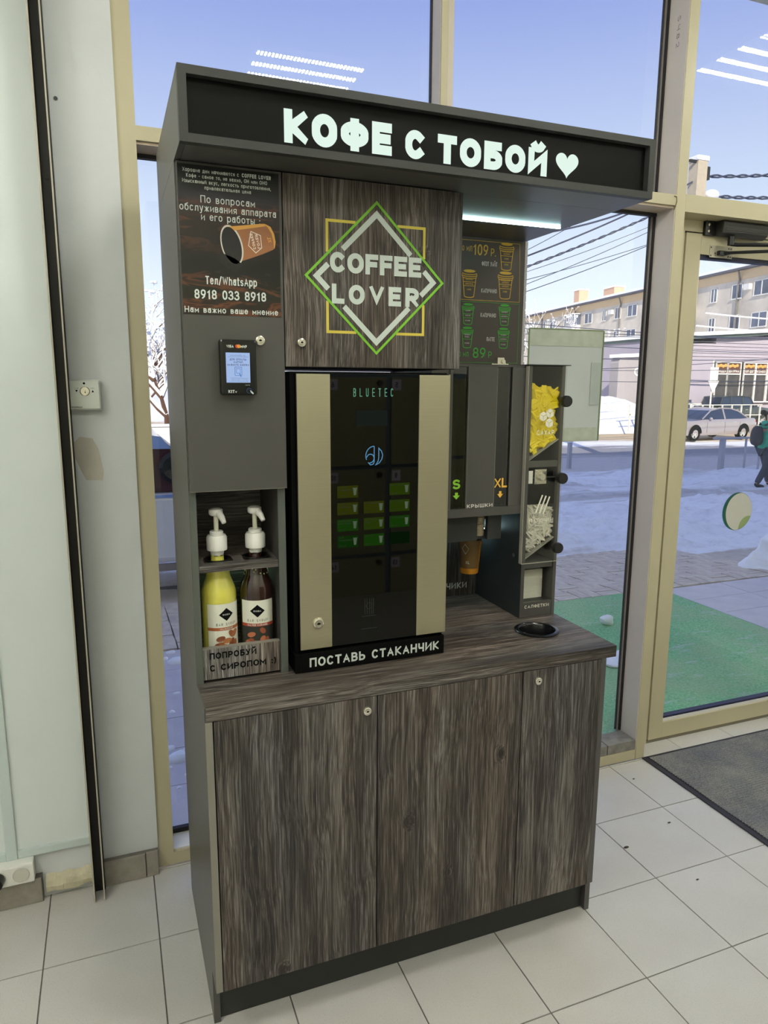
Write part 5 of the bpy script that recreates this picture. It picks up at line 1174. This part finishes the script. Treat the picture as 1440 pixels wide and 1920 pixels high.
# person with backpack
def skin(name, pts, edges, m, parent, sub=2, root=0):
    me = bpy.data.meshes.new(name); ob = bpy.data.objects.new(name, me); off = Vector(parent.location) if parent else Vector((0, 0, 0))
    me.from_pydata([tuple(Vector(p[:3])) for p in pts], edges, []); COL.objects.link(ob)
    sk_ = ob.modifiers.new('s', 'SKIN'); me.update()
    for i, p in enumerate(pts):
        rr = p[3] if isinstance(p[3], tuple) else (p[3], p[3]); me.skin_vertices[0].data[i].radius = rr; me.skin_vertices[0].data[i].use_root = (i == root)
    ss = ob.modifiers.new('u', 'SUBSURF'); ss.levels = ss.render_levels = sub
    bpy.context.view_layer.update(); dg = bpy.context.evaluated_depsgraph_get(); m2 = bpy.data.meshes.new_from_object(ob.evaluated_get(dg))
    bpy.data.objects.remove(ob); o2 = bpy.data.objects.new(name, m2); m2.materials.clear(); m2.materials.append(m); COL.objects.link(o2); o2.parent = parent
    m2.polygons.foreach_set('use_smooth', [True]*len(m2.polygons)); return o2
pp = thing('person', 'person in a green puffer jacket with dark backpack walking right past the railing', 'person', (13.62, 10.2, -.62)); pp.rotation_euler = (0, 0, radians(-14))
K = 1.0
skn = mat('skin', (214, 160, 130), .6); jk = mat('green_jacket', (24, 176, 140), .6, vary=.1); jn = mat('dark_trousers', (52, 60, 78), .8); bt = mat('dark_boots', (36, 38, 42), .7); bk = mat('backpack_grey', (52, 54, 64), .7)
skin('body', [(0, 0, .92, .13), (0, 0, 1.15, .13), (.02, 0, 1.36, .12), (.03, 0, 1.48, .055), (.05, 0, 1.60, .095), (.06, 0, 1.68, .07),
    (.0, -.09, .86, .085), (-.02, -.10, .48, .06), (-.22, -.10, .10, .045), (-.14, -.10, .04, .04),
    (.0, .09, .86, .085), (.12, .10, .48, .06), (.20, .10, .10, .045), (.30, .10, .04, .04),
    (.02, -.20, 1.36, .06), (.0, -.26, 1.10, .045), (.10, -.27, .88, .035), (.14, -.27, .80, .03),
    (.02, .20, 1.36, .06), (.05, .26, 1.10, .045), (.22, .22, .95, .035), (.29, .20, .92, .03)],
    [(0, 1), (1, 2), (2, 3), (3, 4), (4, 5), (0, 6), (6, 7), (7, 8), (8, 9), (0, 10), (10, 11), (11, 12), (12, 13), (2, 14), (14, 15), (15, 16), (16, 17), (2, 18), (18, 19), (19, 20), (20, 21)], skn, pp)
skin('trousers', [(0, 0, .92, .15), (.0, -.09, .84, .105), (-.02, -.10, .48, .082), (-.222, -.10, .085, .066), (.0, .09, .84, .105), (.12, .10, .48, .082), (.205, .10, .085, .066)], [(0, 1), (1, 2), (2, 3), (0, 4), (4, 5), (5, 6)], jn, pp)
jp = [(0, 0, .86, .185)]; je = []
for i in range(1, 11): jp.append((.002*i, 0, .86+.055*i, (.19 if i % 2 else .165) if i < 9 else .13)); je.append((i-1, i))
jp.append((.03, 0, 1.47, .085)); je.append((10, 11))
for s_ in (-1, 1):
    b0 = len(jp); path = [(.02, .19*s_, 1.36), (.01, .235*s_, 1.27), (0+.02*(s_ > 0), .26*s_, 1.18), (.03+.03*(s_ > 0), .27*s_, 1.09), (.07+.05*(s_ > 0), .27*s_, 1.0+.02*(s_ > 0)), (.10+.09*(s_ > 0), .265*s_, .90+.06*(s_ > 0))]
    for k, p in enumerate(path): jp.append((*p, .098 if k % 2 == 0 else .082)); je.append((b0+k-1, b0+k) if k else (9, b0))
skin('jacket', jp, je, jk, pp)
skin('hood', [(-.09, 0, 1.43, .07), (-.05, .09, 1.45, .055), (-.05, -.09, 1.45, .055)], [(0, 1), (0, 2)], jk, pp)
skin('knit_hat', [(.045, 0, 1.64, .105), (.04, 0, 1.70, .095), (.04, 0, 1.745, .05)], [(0, 1), (1, 2)], bt, pp)
fc = MB().ball((.155, 0, 1.60), .018, 8, 6); build('nose', MB().ball((13.62+.150, 10.2, -.62+1.60), .018, 8, 6, sc=(1.2, .8, 1.3)), skn, pp)
build('eye', MB().ball((13.62+.128, 10.2-.038, -.62+1.625), .011, 8, 6), M_blk, pp); build('eye', MB().ball((13.62+.128, 10.2+.038, -.62+1.625), .011, 8, 6), M_blk, pp)
for s_, hx_, hz_ in ((-1, .135, .82), (1, .28, .925)):
    for k in range(4): skin('finger', [(hx_, (.27 if s_ < 0 else .2)*s_-.02+.013*k, hz_, .010), (hx_+.02, (.27 if s_ < 0 else .2)*s_-.02+.013*k, hz_-.035-.004*(k % 2), .009), (hx_+.012, (.27 if s_ < 0 else .2)*s_-.02+.013*k, hz_-.065, .008)], [(0, 1), (1, 2)], skn, pp, 1)
    skin('thumb', [(hx_+.01, (.27 if s_ < 0 else .2)*s_, hz_+.01, .011), (hx_+.045, (.27 if s_ < 0 else .2)*s_, hz_-.01, .009), (hx_+.055, (.27 if s_ < 0 else .2)*s_, hz_-.03, .008)], [(0, 1), (1, 2)], skn, pp, 1)
skin('backpack', [(-.24, 0, .93, (.15, .11)), (-.26, 0, 1.10, (.17, .13)), (-.25, 0, 1.28, (.16, .12)), (-.22, 0, 1.40, (.11, .08))], [(0, 1), (1, 2), (2, 3)], bk, pp)
for s_ in (-1, 1): skin('shoulder_strap', [(-.16, .10*s_, 1.40, .025), (.02, .12*s_, 1.475, .025), (.15, .12*s_, 1.36, .025), (.14, .13*s_, 1.15, .022), (-.02, .19*s_, 1.0, .022)], [(0, 1), (1, 2), (2, 3), (3, 4)], bk, pp, 1)
for x, y in ((-.16, -.10), (.27, .10)): skin('boot', [(x-.06, y, .13, .068), (x-.05, y, .05, .055), (x+.08, y, .035, (.05, .04)), (x+.13, y, .03, (.042, .032))], [(0, 1), (1, 2), (2, 3)], bt, pp, 1)
# railings
def railing(x0, x1, y, z0, z1, posts, r, m, lab, name='railing', bars=1):
    t = thing(name, lab, 'railing', ((x0+x1)/2, y, z0), 'street railings')
    for k in range(bars): build('top_rail' if k == 0 else 'middle_rail', B(x0, x1, y-r, y+r, z1-.045-(z1-z0)*.42*k, z1-(z1-z0)*.42*k), m, t)
    for p in posts: build('post', B(p[0]-p[1], p[0]+p[1], y-p[1], y+p[1], z0-.15, z1-.046), m, t)
M_rb = mat('blue_grey_rail', (168, 172, 182), .5); M_rw = mat('white_rail', (228, 226, 214), .5)
railing(14.15, 22, 12.2, gz(12.2), .35, [(14.45, .055), (15.25, .02), (15.75, .02), (16.6, .05), (17.8, .03), (18.6, .05), (20, .03), (21, .05)], .04, M_rb, 'blue-grey pavement railing behind the walking person')
build('stub', B(0, .001, 0, .001, -9, -8.99), M_blk) if False else None
q = thing('bollard_post', 'short blue-grey post on the snow seen left of the aluminium post', 'post', (12.25, 15.6, gz(15.6))); build('shaft', B(12.20, 12.30, 15.55, 15.65, gz(15.6)-.1, .02), M_rb, q); build('cap', B(12.19, 12.31, 15.54, 15.66, .021, .05), M_snow, q)
railing(30.7, 36.2, 30, -.8, .62, [(30.9+i*.74, .035) for i in range(8)], .04, M_rw, 'white pavement railing in front of the shop windows', bars=2)
railing(24.6, 29.5, 28.0, -.5, .75, [(24.8+i*.8, .035) for i in range(6)], .035, M_rw, 'white railing on the snow slope left of the shop', bars=2)
# road sign
rs_ = thing('road_sign', 'white-backed give way sign and plate on a thin post by the shop', 'road sign', (32.9, 30.6, -.8))
build('post', MB().cyl((32.9, 30.7, -.8), .05, 4.0, 'z', 10), M_rw, rs_)
build('plate', B(32.62, 33.22, 30.60, 30.63, 2.0, 2.75), M_white, rs_)
build('triangle', MB().prism([(32.50, 1.98), (33.34, 1.98), (32.92, 1.25)], 'y', 30.60, 30.63), M_white, rs_)
# cars
def car(name, lab, loc, rot, L, H, Wd, col, suv=False, grp='cars in the street'):
    t = thing(name, lab, 'car', loc, grp); t.rotation_euler = (0, 0, rot); X0, Y0, Z0 = loc
    paint = mat('paint_'+name+str(col[0]), col, .25, coat=1, metal=.3); gl = mat('car_glass', (40, 52, 72), .08, spec=.8)
    def P(x, y, z): return (X0+x, Y0+y, Z0+z)
    hw = Wd/2
    prof = [(-.50, .30, .52), (-.485, .22, .56), (-.44, .20, .60), (-.30, .19, .63), (-.20, .19, .66), (-.04, .19, .66), (.10, .19, .66), (.26, .19, .665), (.36, .20, .68), (.46, .22, .67), (.495, .27, .62), (.50, .35, .55)]
    b = MB(); n = len(prof)
    for x, zl, zb in prof:
        z0_, z1_ = zl*.9*H, zb*H; wf_ = 1-.16*max(0, (abs(x)-.40)/.10)
        ring = [(-hw*.92*wf_, z0_), (-hw*wf_, z0_+.12*H), (-hw*wf_, z1_-.08*H), (-hw*.93*wf_, z1_), (0, z1_+.015*H), (hw*.93*wf_, z1_), (hw*wf_, z1_-.08*H), (hw*wf_, z0_+.12*H), (hw*.92*wf_, z0_)]
        b.v += [P(x*L, r[0], r[1]) for r in ring]
    R_ = 9
    for i in range(n-1):
        for k in range(R_): j = (k+1) % R_; b.f.append((i*R_+k, i*R_+j, (i+1)*R_+j, (i+1)*R_+k)); b.mi.append(0)
    b.f.append(tuple(range(R_))); b.f.append(tuple(range((n-1)*R_+R_-1, (n-1)*R_-1, -1))); b.mi += [0, 0]
    bo = build('body', b, paint, t, smooth=45)
    # cabin
    st_ = [(-.21, .66, .665, .88), (-.10, .66, .93, .80), (.02, .66, 1.0, .76), (.16, .66, .985, .76), (.26, .66, .90, .80), (.37, .66, .69, .88)] if not suv else [(-.17, .66, .67, .9), (-.10, .66, .96, .84), (.05, .66, 1.0, .82), (.25, .66, 1.0, .82), (.42, .66, .97, .84), (.46, .66, .70, .9)]
    c = MB()
    for x, zb, zt_, w_ in st_: c.v += [P(x*L, -hw*.91, zb*H), P(x*L, -hw*w_*.92, zt_*H), P(x*L, hw*w_*.92, zt_*H), P(x*L, hw*.91, zb*H)]
    for i in range(len(st_)-1):
        for k in range(3): c.f.append((i*4+k, i*4+k+1, (i+1)*4+k+1, (i+1)*4+k)); c.mi.append(0 if k == 1 and 0 < i < len(st_)-2 else 1)
    o_ = build('cabin', c, [paint, gl], t, smooth=30)
    pil = MB()
    for sgn in (-1, 1):
        tops = [P(x*L, sgn*hw*w_*.935, zt_*H) for x, zb, zt_, w_ in st_]; pil.tube(tops, .035, 6)
        xs_ = [.055] if not suv else [.05, .27]
        for xx in xs_: pil.tube([P(xx*L, sgn*hw*.925, .66*H), P(xx*L, sgn*hw*.72 if not suv else sgn*hw*.77, .985*H)], .04, 6)
    build('window_frame', pil, paint, t)
    for sgn in (-1, 1):
        for wx in (-.32, .295):
            wr_ = .235*H if not suv else .25*H; m = MB(); y_ = sgn*hw*.86
            m.lathe([(wr_*.62, -.10), (wr_*.95, -.11), (wr_, -.07), (wr_, .07), (wr_*.95, .11), (wr_*.62, .10)], P(wx*L, y_, wr_), 24, 'y', cap=False)
            w_ = build('wheel', m, M_matblk, t, smooth=40); m = MB(); m.lathe([(.001, sgn*.07), (wr_*.15, sgn*.10), (wr_*.17, sgn*.08)], P(wx*L, y_, wr_), 12, 'y')
            for k in range(5):
                a = 2*pi*k/5+.3; c0, s0 = cos(a), sin(a); q_ = wr_*.62; ww = wr_*.13
                m.face([P(wx*L+c0*.1*wr_-s0*ww, y_+sgn*.092, wr_+s0*.1*wr_+c0*ww), P(wx*L+c0*q_-s0*ww*1.4, y_+sgn*.10, wr_+s0*q_+c0*ww*1.4), P(wx*L+c0*q_+s0*ww*1.4, y_+sgn*.10, wr_+s0*q_-c0*ww*1.4), P(wx*L+c0*.1*wr_+s0*ww, y_+sgn*.092, wr_+s0*.1*wr_-c0*ww)])
            m.lathe([(wr_*.66, sgn*.10), (wr_*.58, sgn*.10), (wr_*.58, sgn*.05)], P(wx*L, y_, wr_), 24, 'y', cap=False); build('rim', m, mat('alloy', (206, 204, 196), .35, metal=.5), w_)
            m = MB(); m.lathe([(wr_*1.16, sgn*.0), (wr_*.5, sgn*.0)], P(wx*L, sgn*(hw+.004), wr_*1.02), 24, 'y', a0=0 if True else 0, a1=pi, cap=False); build('wheel_arch', m, M_matblk, t)
        build('door_handle', B(X0-.02*L, X0+.02*L, Y0+sgn*hw-.012, Y0+sgn*hw+.012, Z0+.55*H, Z0+.565*H), mat('alloy', (0, 0, 0)), t); build('door_handle', B(X0+.15*L, X0+.19*L, Y0+sgn*hw-.012, Y0+sgn*hw+.012, Z0+.56*H, Z0+.575*H), MATS['alloy'], t)
        for xx in (-.18, .045, .24): build('door_seam', B(X0+xx*L-.006, X0+xx*L+.006, Y0+sgn*hw-.003, Y0+sgn*hw+.003, Z0+.26*H, Z0+.58*H), M_blk, t)
        build('mirror', MB().ball(P(-.155*L, sgn*(hw+.06), .69*H), .09, 10, 6, sc=(.6, 1, .7)), paint, t, smooth=60)
        build('headlight', MB().ball(P(-.475*L, sgn*hw*.72, .47*H), .14, 10, 6, sc=(.8, 1.2, .6)), mat('lamp_glass', (225, 228, 232), .1), t, smooth=60)
        build('tail_light', MB().ball(P(.478*L, sgn*hw*.74, .56*H), .13, 10, 6, sc=(.7, 1.1, .8)), mat('tail_red', (190, 44, 44), .2), t, smooth=60)
    return t
car('sedan', 'silver sedan driving left on the sandy road behind the railing', (26.0, 24.2, -.80), radians(5), 5.2, 1.46, 1.85, (168, 160, 158))
car('off_roader', 'dark green boxy off-road car parked in front of the shop windows', (36.6, 32.3, -.78), radians(182), 4.6, 1.85, 1.75, (66, 72, 62), True)
car('hatchback', 'silver-blue car parked at the left end of the shop, partly behind the door stile', (31.9, 31.9, -.78), radians(180), 4.3, 1.50, 1.75, (130, 142, 150))
# van right behind the left window strip
vn = thing('white_van', 'white car close outside the narrow window strip left of the kiosk', 'car', (-1.9, 5.2, -.15)); vp = mat('van_white', (.66, .66, .70, 1), .25, lin_c=True, coat=1)
b = MB(); b.prism([(-4.35, .16), (1.05, .16), (1.12, .42), (1.06, .66), (.85, .74), (-4.3, .74), (-4.4, .5)], 'y', 4.40, 6.1); build('body', b, vp, vn, bevel=.05)
b = MB(); b.prism([(-4.2, .741), (.72, .741), (.25, 1.16), (-.15, 1.22), (-3.2, 1.22), (-4.0, 1.0)], 'y', 4.50, 6.0); build('cabin', b, mat('dark_red_interior', (70, 36, 40), .3), vn, bevel=.03)
build('roof', MB().prism([(-3.2, 1.13), (.30, 1.10), (.22, 1.20), (-.15, 1.26), (-3.2, 1.26)], 'y', 4.49, 6.01), mat('van_roof', (150, 176, 226), .2, coat=1), vn)
build('belt_trim', B(-4.3, .86, 4.385, 4.40, .715, .735), mat('trim_blue', (120, 150, 205), .3), vn)
build('sill', B(-3.4, .75, 4.39, 4.42, .10, .159), mat('sill_grey', (130, 124, 122), .5), vn)
for wx in (-3.1, .62+.3):
    m = MB(); m.lathe([(.18, 0), (.29, .01), (.31, .05), (.31, .2), (.28, .22)], (wx, 4.42, gz(5)+.31-.02), 24, 'y'); build('wheel', m, M_matblk, vn, smooth=40)
m = MB(); m.lathe([(.0001, .02), (.10, 0), (.13, .02)], (.32, 4.42, .95), 16, 'y'); build('headrest', m, M_blk, vn)
# shop across the street
sh = thing('grey_shop', 'low lilac-grey shop across the street with snowy roof edge and food posters', 'building', (40, 34, -.8)); M_sh = mat('shop_render', (.44, .40, .47, 1), .85, lin_c=True, vary=.05, vscale=1)
build('wall', MB().box(30.6, 36.35, 34, 39, -.9, 4.35).box(42.9, 55, 34, 39, -.9, 5.4).box(36.35, 42.9, 34, 39, 3.25, 4.9).box(36.35, 42.9, 34.25, 39, -.9, .60).box(36.35, 42.9, 35.5, 39, .6, 3.25), M_sh, sh)
build('side_wing', MB().prism([(28.15, -.9), (32.5, -.9), (32.5, 3.5), (28.3, 3.32), (28.15, 3.0)], 'y', 33.2, 33.95), mat('shop_grey', (.40, .37, .38, 1), .85, lin_c=True), sh)
build('wing_cornice', MB().prism([(28.05, 3.30), (32.5, 3.50), (32.5, 3.72), (28.05, 3.50)], 'y', 33.0, 33.95), M_snow, sh)
build('roof_edge', MB().prism([(30.5, 4.34), (55.5, 5.94), (55.5, 6.1), (30.5, 4.5)], 'y', 33.5, 39.2), mat('roof_green_grey', (96, 112, 108), .6), sh)
build('roof_snow', MB().prism([(30.4, 4.50), (55.5, 6.11), (55.5, 6.35), (30.4, 4.72)], 'y', 33.3, 39.2), M_snow, sh)
for i in range(5): build('cable_duct', B(31, 58, 33.93, 33.98, 3.55+i*.22, 3.58+i*.22), mat('duct_white', (206, 198, 206), .6), sh)
m_ = MB()
for i in range(4): m_.stroke([(29.6+i*.62+.5*cos(radians(a))*.5, 2.50+.22*sin(radians(a))) for a in range(40, 330, 15)], .10, XZ(33.17))
build('sign_writing', m_, M_white, sh)
shg = mat('shop_glass', (70, 66, 66), .1, vary=.5, vscale=2.2); opost = mat('poster_brown', (96, 62, 48), .6, vary=.3, vscale=3); ogold = mat('poster_gold', (224, 168, 92), .6)
for i, x in enumerate([36.55, 37.55, 38.95, 40.0, 41.1, 42.1]):
    w_ = .95 if i not in (1,) else 1.15; x1 = x+.92 if i != 1 else x+1.05
    f_ = build('window', MB().box(x-.06, x, 33.95, 34.05, .62, 3.22).box(x1, x1+.06, 33.95, 34.05, .62, 3.22).box(x, x1, 33.95, 34.05, .62, .70).box(x, x1, 33.95, 34.05, 3.16, 3.22).box(x, x1, 33.95, 34.05, 2.42, 2.50), M_white, sh)
    build('pane', B(x, x1, 34.02, 34.04, .70, 2.42), shg, f_); build('poster', B(x, x1, 34.02, 34.04, 2.50, 3.16), opost, f_)
    m_ = MB()
    for k in range(4): m_.ball((x+.18+.2*k, 34.0, 2.95+.05*(k % 2)), .13, 8, 5, sc=(1, .2, .8))
    build('pastry_picture', m_, ogold, f_)
    m_ = MB(); m_.text(['ПИЦЦА', 'ШАУРМА', 'ХОТ-ДОГ', 'КОМБО', 'БУРГЕР', 'КОФЕ'][i], x+.08, x1-.08, 2.56, .16, XZ(33.99), .2); build('lettering', m_, M_white, f_)
build('door_poster', B(31.6, 32.6, 33.90, 33.99, .2, 2.6), mat('poster_white', (212, 214, 206), .6), sh)
# snow slope beside the shop
b = MB(); n_ = 26; b.v = []
for j in range(14):
    for i in range(n_):
        x, y = 21.0+i*.32, 28.6+j*.34; s_ = max(0, sin(min(1, (x-22.0)/8.5)*pi*.9))*sin(min(1, (j)/13)*pi/2); b.v.append((x, y, -.82+1.9*s_+.12*fbm(x, y, 1.1, 2)*s_))
b.f = [(j*n_+i, j*n_+i+1, (j+1)*n_+i+1, (j+1)*n_+i) for j in range(13) for i in range(n_-1)]; b.mi = [0]*len(b.f)
tag(build('snow_slope', b, M_snow, smooth=70), 'sunlit snow bank rising towards the left wing of the shop', 'snow')
# apartment block: long facade running away from us
ab = thing('apartment_block', 'long pale four-storey apartment block with snowy roof and chimneys', 'building', (61, 75, -.8)); P0, P1 = Vector((56.6, 40, 0)), Vector((67.2, 112, 0)); dv = (P1-P0).normalized(); nvx = Vector((-dv.y, dv.x, 0)); Lf = (P1-P0).length
M_ab = mat('apartment_render', (.60, .54, .46, 1), .85, lin_c=True, vary=.22, vscale=.35); ZR = 12.9
def F(s, z, d=0): q = P0+dv*s+nvx*d; return (q.x, q.y, z)
def fbox(mb, s0, s1, z0, z1, d0, d1, mi=0):
    b_ = len(mb.v); mb.v += [F(s0, z0, d1), F(s1, z0, d1), F(s1, z0, d0), F(s0, z0, d0), F(s0, z1, d1), F(s1, z1, d1), F(s1, z1, d0), F(s0, z1, d0)]
    for q in ((0, 3, 2, 1), (4, 5, 6, 7), (0, 1, 5, 4), (1, 2, 6, 5), (2, 3, 7, 6), (3, 0, 4, 7)): mb.f.append(tuple(b_+i for i in q)); mb.mi.append(mi)
m = MB(); fbox(m, 0, Lf, -1, ZR, -12, 0); build('wall', m, M_ab, ab)
m = MB(); fbox(m, -.5, Lf+.5, ZR-.9, ZR-.05, .01, .06); build('frieze', m, mat('apartment_ochre', (.68, .50, .30, 1), .85, lin_c=True), ab)
m = MB(); fbox(m, -.6, Lf+.6, ZR, ZR+.14, -12.5, .75); build('eave', m, mat('eave_grey', (98, 98, 112), .6), ab)
m = MB(); b_ = len(m.v); m.v += [F(-.6, ZR+.14, .8), F(Lf+.6, ZR+.14, .8), F(Lf+.6, ZR+1.5, -6), F(-.6, ZR+1.5, -6), F(-.6, ZR+.42, .8), F(Lf+.6, ZR+.42, .8), F(Lf+.6, ZR+1.8, -6), F(-.6, ZR+1.8, -6)]; m.f += [(0, 1, 5, 4), (4, 5, 6, 7), (1, 2, 6, 5), (3, 0, 4, 7)]; m.mi += [0]*4; build('snowy_roof', m, M_snow, ab)
wf_ = mat('far_frame', (224, 222, 216), .6); wg_ = mat('far_glass', (92, 100, 120), .25, vary=.4, vscale=.6); M_bal = mat('balcony_panel', (.62, .60, .58, 1), .8, lin_c=True, vary=.1, vscale=1)
k = 0
for c in range(20):
    s0 = 2.0+c*3.65
    for r_ in range(4):
        z = 1.0+2.95*r_+.35; wd = 1.0 if c % 3 == 1 else (1.5 if c % 3 == 0 else 2.1)
        if c % 7 == 5 and r_ > 0:
            m = MB(); fbox(m, s0-.4, s0+2.6, z-1.1, z+.05, .01, 1.1); o = build('balcony', m, M_bal, ab); m = MB(); fbox(m, s0-.4, s0+2.6, z+.06, z+1.5, .05, 1.0); build('balcony_glazing', m, wg_, o)
            m = MB(); [fbox(m, s0-.42+i*.6, s0-.34+i*.6, z+.05, z+1.5, .9, 1.05) for i in range(6)]; fbox(m, s0-.42, s0+2.62, z+1.5, z+1.62, .01, 1.1); build('balcony_frame', m, wf_, o); continue
        m = MB(); d = .06
        for a_, b2_ in ((s0, s0+.09), (s0+wd-.09, s0+wd), (s0+wd/2-.05, s0+wd/2+.05)): fbox(m, a_, b2_, z, z+1.45, .01, d)
        fbox(m, s0, s0+wd, z-.02, z+.08, .01, d+.1); fbox(m, s0, s0+wd, z+1.36, z+1.45, .01, d); o = build('window', m, wf_, ab)
        m = MB(); fbox(m, s0+.09, s0+wd-.09, z+.08, z+1.36, .005, .03); build('pane', m, wg_, o)
        if (c*3+r_*5) % 7 == 0:
            m = MB(); fbox(m, s0+wd+.25, s0+wd+1.0, z+.7, z+1.25, .02, .4); o = build('air_conditioner', m, wf_, ab)
for s0 in (6.5, 13.5, 24.0, 35.0, 47.0, 58.0):
    m = MB(); m.tube([F(s0-.5, ZR-.1, .6), F(s0-.2, ZR-.9, .15), F(s0, ZR-1.3, .12), F(s0, -.8, .12)], .09, 6); build('downpipe', m, mat('pipe_grey', (112, 108, 106), .6), ab)
for s0, w_ in ((29.5, 1.6), (42, 2.8), (52, 1.6), (15, 1.6)):
    m = MB(); fbox(m, s0, s0+w_, ZR+.5, ZR+3.0 if w_ < 2 else ZR+2.2, -4.5, -3.0); o = build('chimney', m, mat('chimney_brick', (.66, .42, .29, 1), .85, lin_c=True, vary=.1), ab)
    m = MB(); fbox(m, s0-.1, s0+w_+.1, (ZR+3.0 if w_ < 2 else ZR+2.2), (ZR+3.2 if w_ < 2 else ZR+2.4), -4.6, -2.9); build('chimney_snow', m, M_snow, o)
fh = thing('far_house', 'yellowish house end far behind the left end of the apartment block', 'building', (70, 122, -.8)); build('wall', B(60, 76, 118, 130, -.9, 12.4), mat('far_yellow', (.62, .56, .36, 1), .9, lin_c=True), fh); build('roof', B(59.7, 76.3, 117.7, 130.3, 12.4, 12.8), M_snow, fh)
# pale pillar outside, seen between the menu board and the poster
pl_ = thing('brick_pillar', 'pale yellow brick pillar outside, right of the menu board', 'pillar', (4.0, 5.2, -.2)); M_pb = mat('pale_brick', (.78, .68, .46, 1), .8, lin_c=True, vary=.06, vscale=12)
build('mortar_core', B(3.865, 3.925, 5.0, 5.06, -.3, 3.5), mat('pale_mortar', (.66, .58, .42, 1), .9, lin_c=True), pl_)
bm0 = None
for k in range(46):
    if bm0 is None: bm0 = q = build('brick', B(3.86, 3.93, 4.995, 5.065, .0, .068), M_pb, pl_)
    else: q = bm0.copy(); COL.objects.link(q); q.parent = pl_
    q.location = (0, 0, .075*k)
# snowy trees
def tree(name, x, y, h, seed, lab, dens=1.0, grp='snowy trees'):
    rnd = random.Random(seed); z0 = gz(y)-.05; t = thing(name, lab, 'tree', (x, y, z0), grp); m = MB(); sn = MB(); wd = MB()
    def br(p, d, l, r, lv):
        n = 4; pts = [p]; dd = d.copy()
        for i in range(n): dd = (dd+Vector((rnd.uniform(-.2, .2), rnd.uniform(-.2, .2), rnd.uniform(-.05, .15)))).normalized(); pts.append(pts[-1]+dd*(l/n))
        m.tube(pts, r, 5, radii=[r*(1-.18*i) for i in range(n+1)])
        if lv >= 1: sn.tube([q+Vector((0, 0, r*1.3)) for q in pts], r, 4, radii=[max(.012, r*1.1*(1-.12*i)) for i in range(n+1)])
        if lv < 4:
            for k in range(3 if lv else 5):
                q = pts[rnd.randint(1 if lv else 2, n)]; nd = (dd+Vector((rnd.uniform(-1, 1), rnd.uniform(-1, 1), rnd.uniform(-.2, .8)))).normalized(); br(q, nd, l*rnd.uniform(.55, .75), r*.5, lv+1)
        elif rnd.random() < dens:
            for _ in range(2): sn.ball(tuple(pts[-1]+Vector((rnd.uniform(-.08, .08), rnd.uniform(-.08, .08), 0))), rnd.uniform(.03, .09), 5, 3, sc=(1.2, 1, .7))
    br(Vector((x, y, z0)), Vector((.05, 0, 1)), h*.42, h*.022, 0)
    build('trunk_and_branches', m, mat('bark', (92, 66, 52), .9), t); build('snow_on_branches', sn, M_snow, t, kind='stuff')
tree('snowy_tree', 1.75, 24, 6.4, 3, 'snow-laden tree seen through the narrow strip left of the kiosk, right one', 1.0)
tree('snowy_tree', 1.3, 32.5, 6.8, 8, 'snow-laden tree seen through the narrow strip left of the kiosk, left one', 1.0)
tree('snowy_tree', 4.0, 38, 6.0, 12, 'snow-laden tree behind the other two in the narrow strip', 1.0)
tree('snowy_tree', 37.0, 56, 10.0, 21, 'frosted tree before the far end of the apartment block, above the window poster', .9)
tree('snowy_tree', 32.0, 44, 7.5, 31, 'frosted tree behind the right edge of the window poster', 1.0)
tree('snowy_tree', 38.5, 47.5, 8.0, 41, 'frosted bush-like tree behind the shop roof near the door stile', 1.0)
fw = thing('garden_wall', 'low white fence wall beyond the road in the narrow left strip', 'wall', (1.5, 21, -.8))
build('wall', B(-6, 10.5, 21.0, 21.2, -.9, .35), mat('white_wash', (.75, .72, .66, 1), .8, lin_c=True), fw); build('coping', B(-6, 10.5, 20.95, 21.25, .351, .42), M_snow, fw)
for i in range(9): build('pilaster', B(-5.6+i*2, -5.4+i*2, 20.96, 20.999, -.9, .35), MATS['white_wash'], fw)
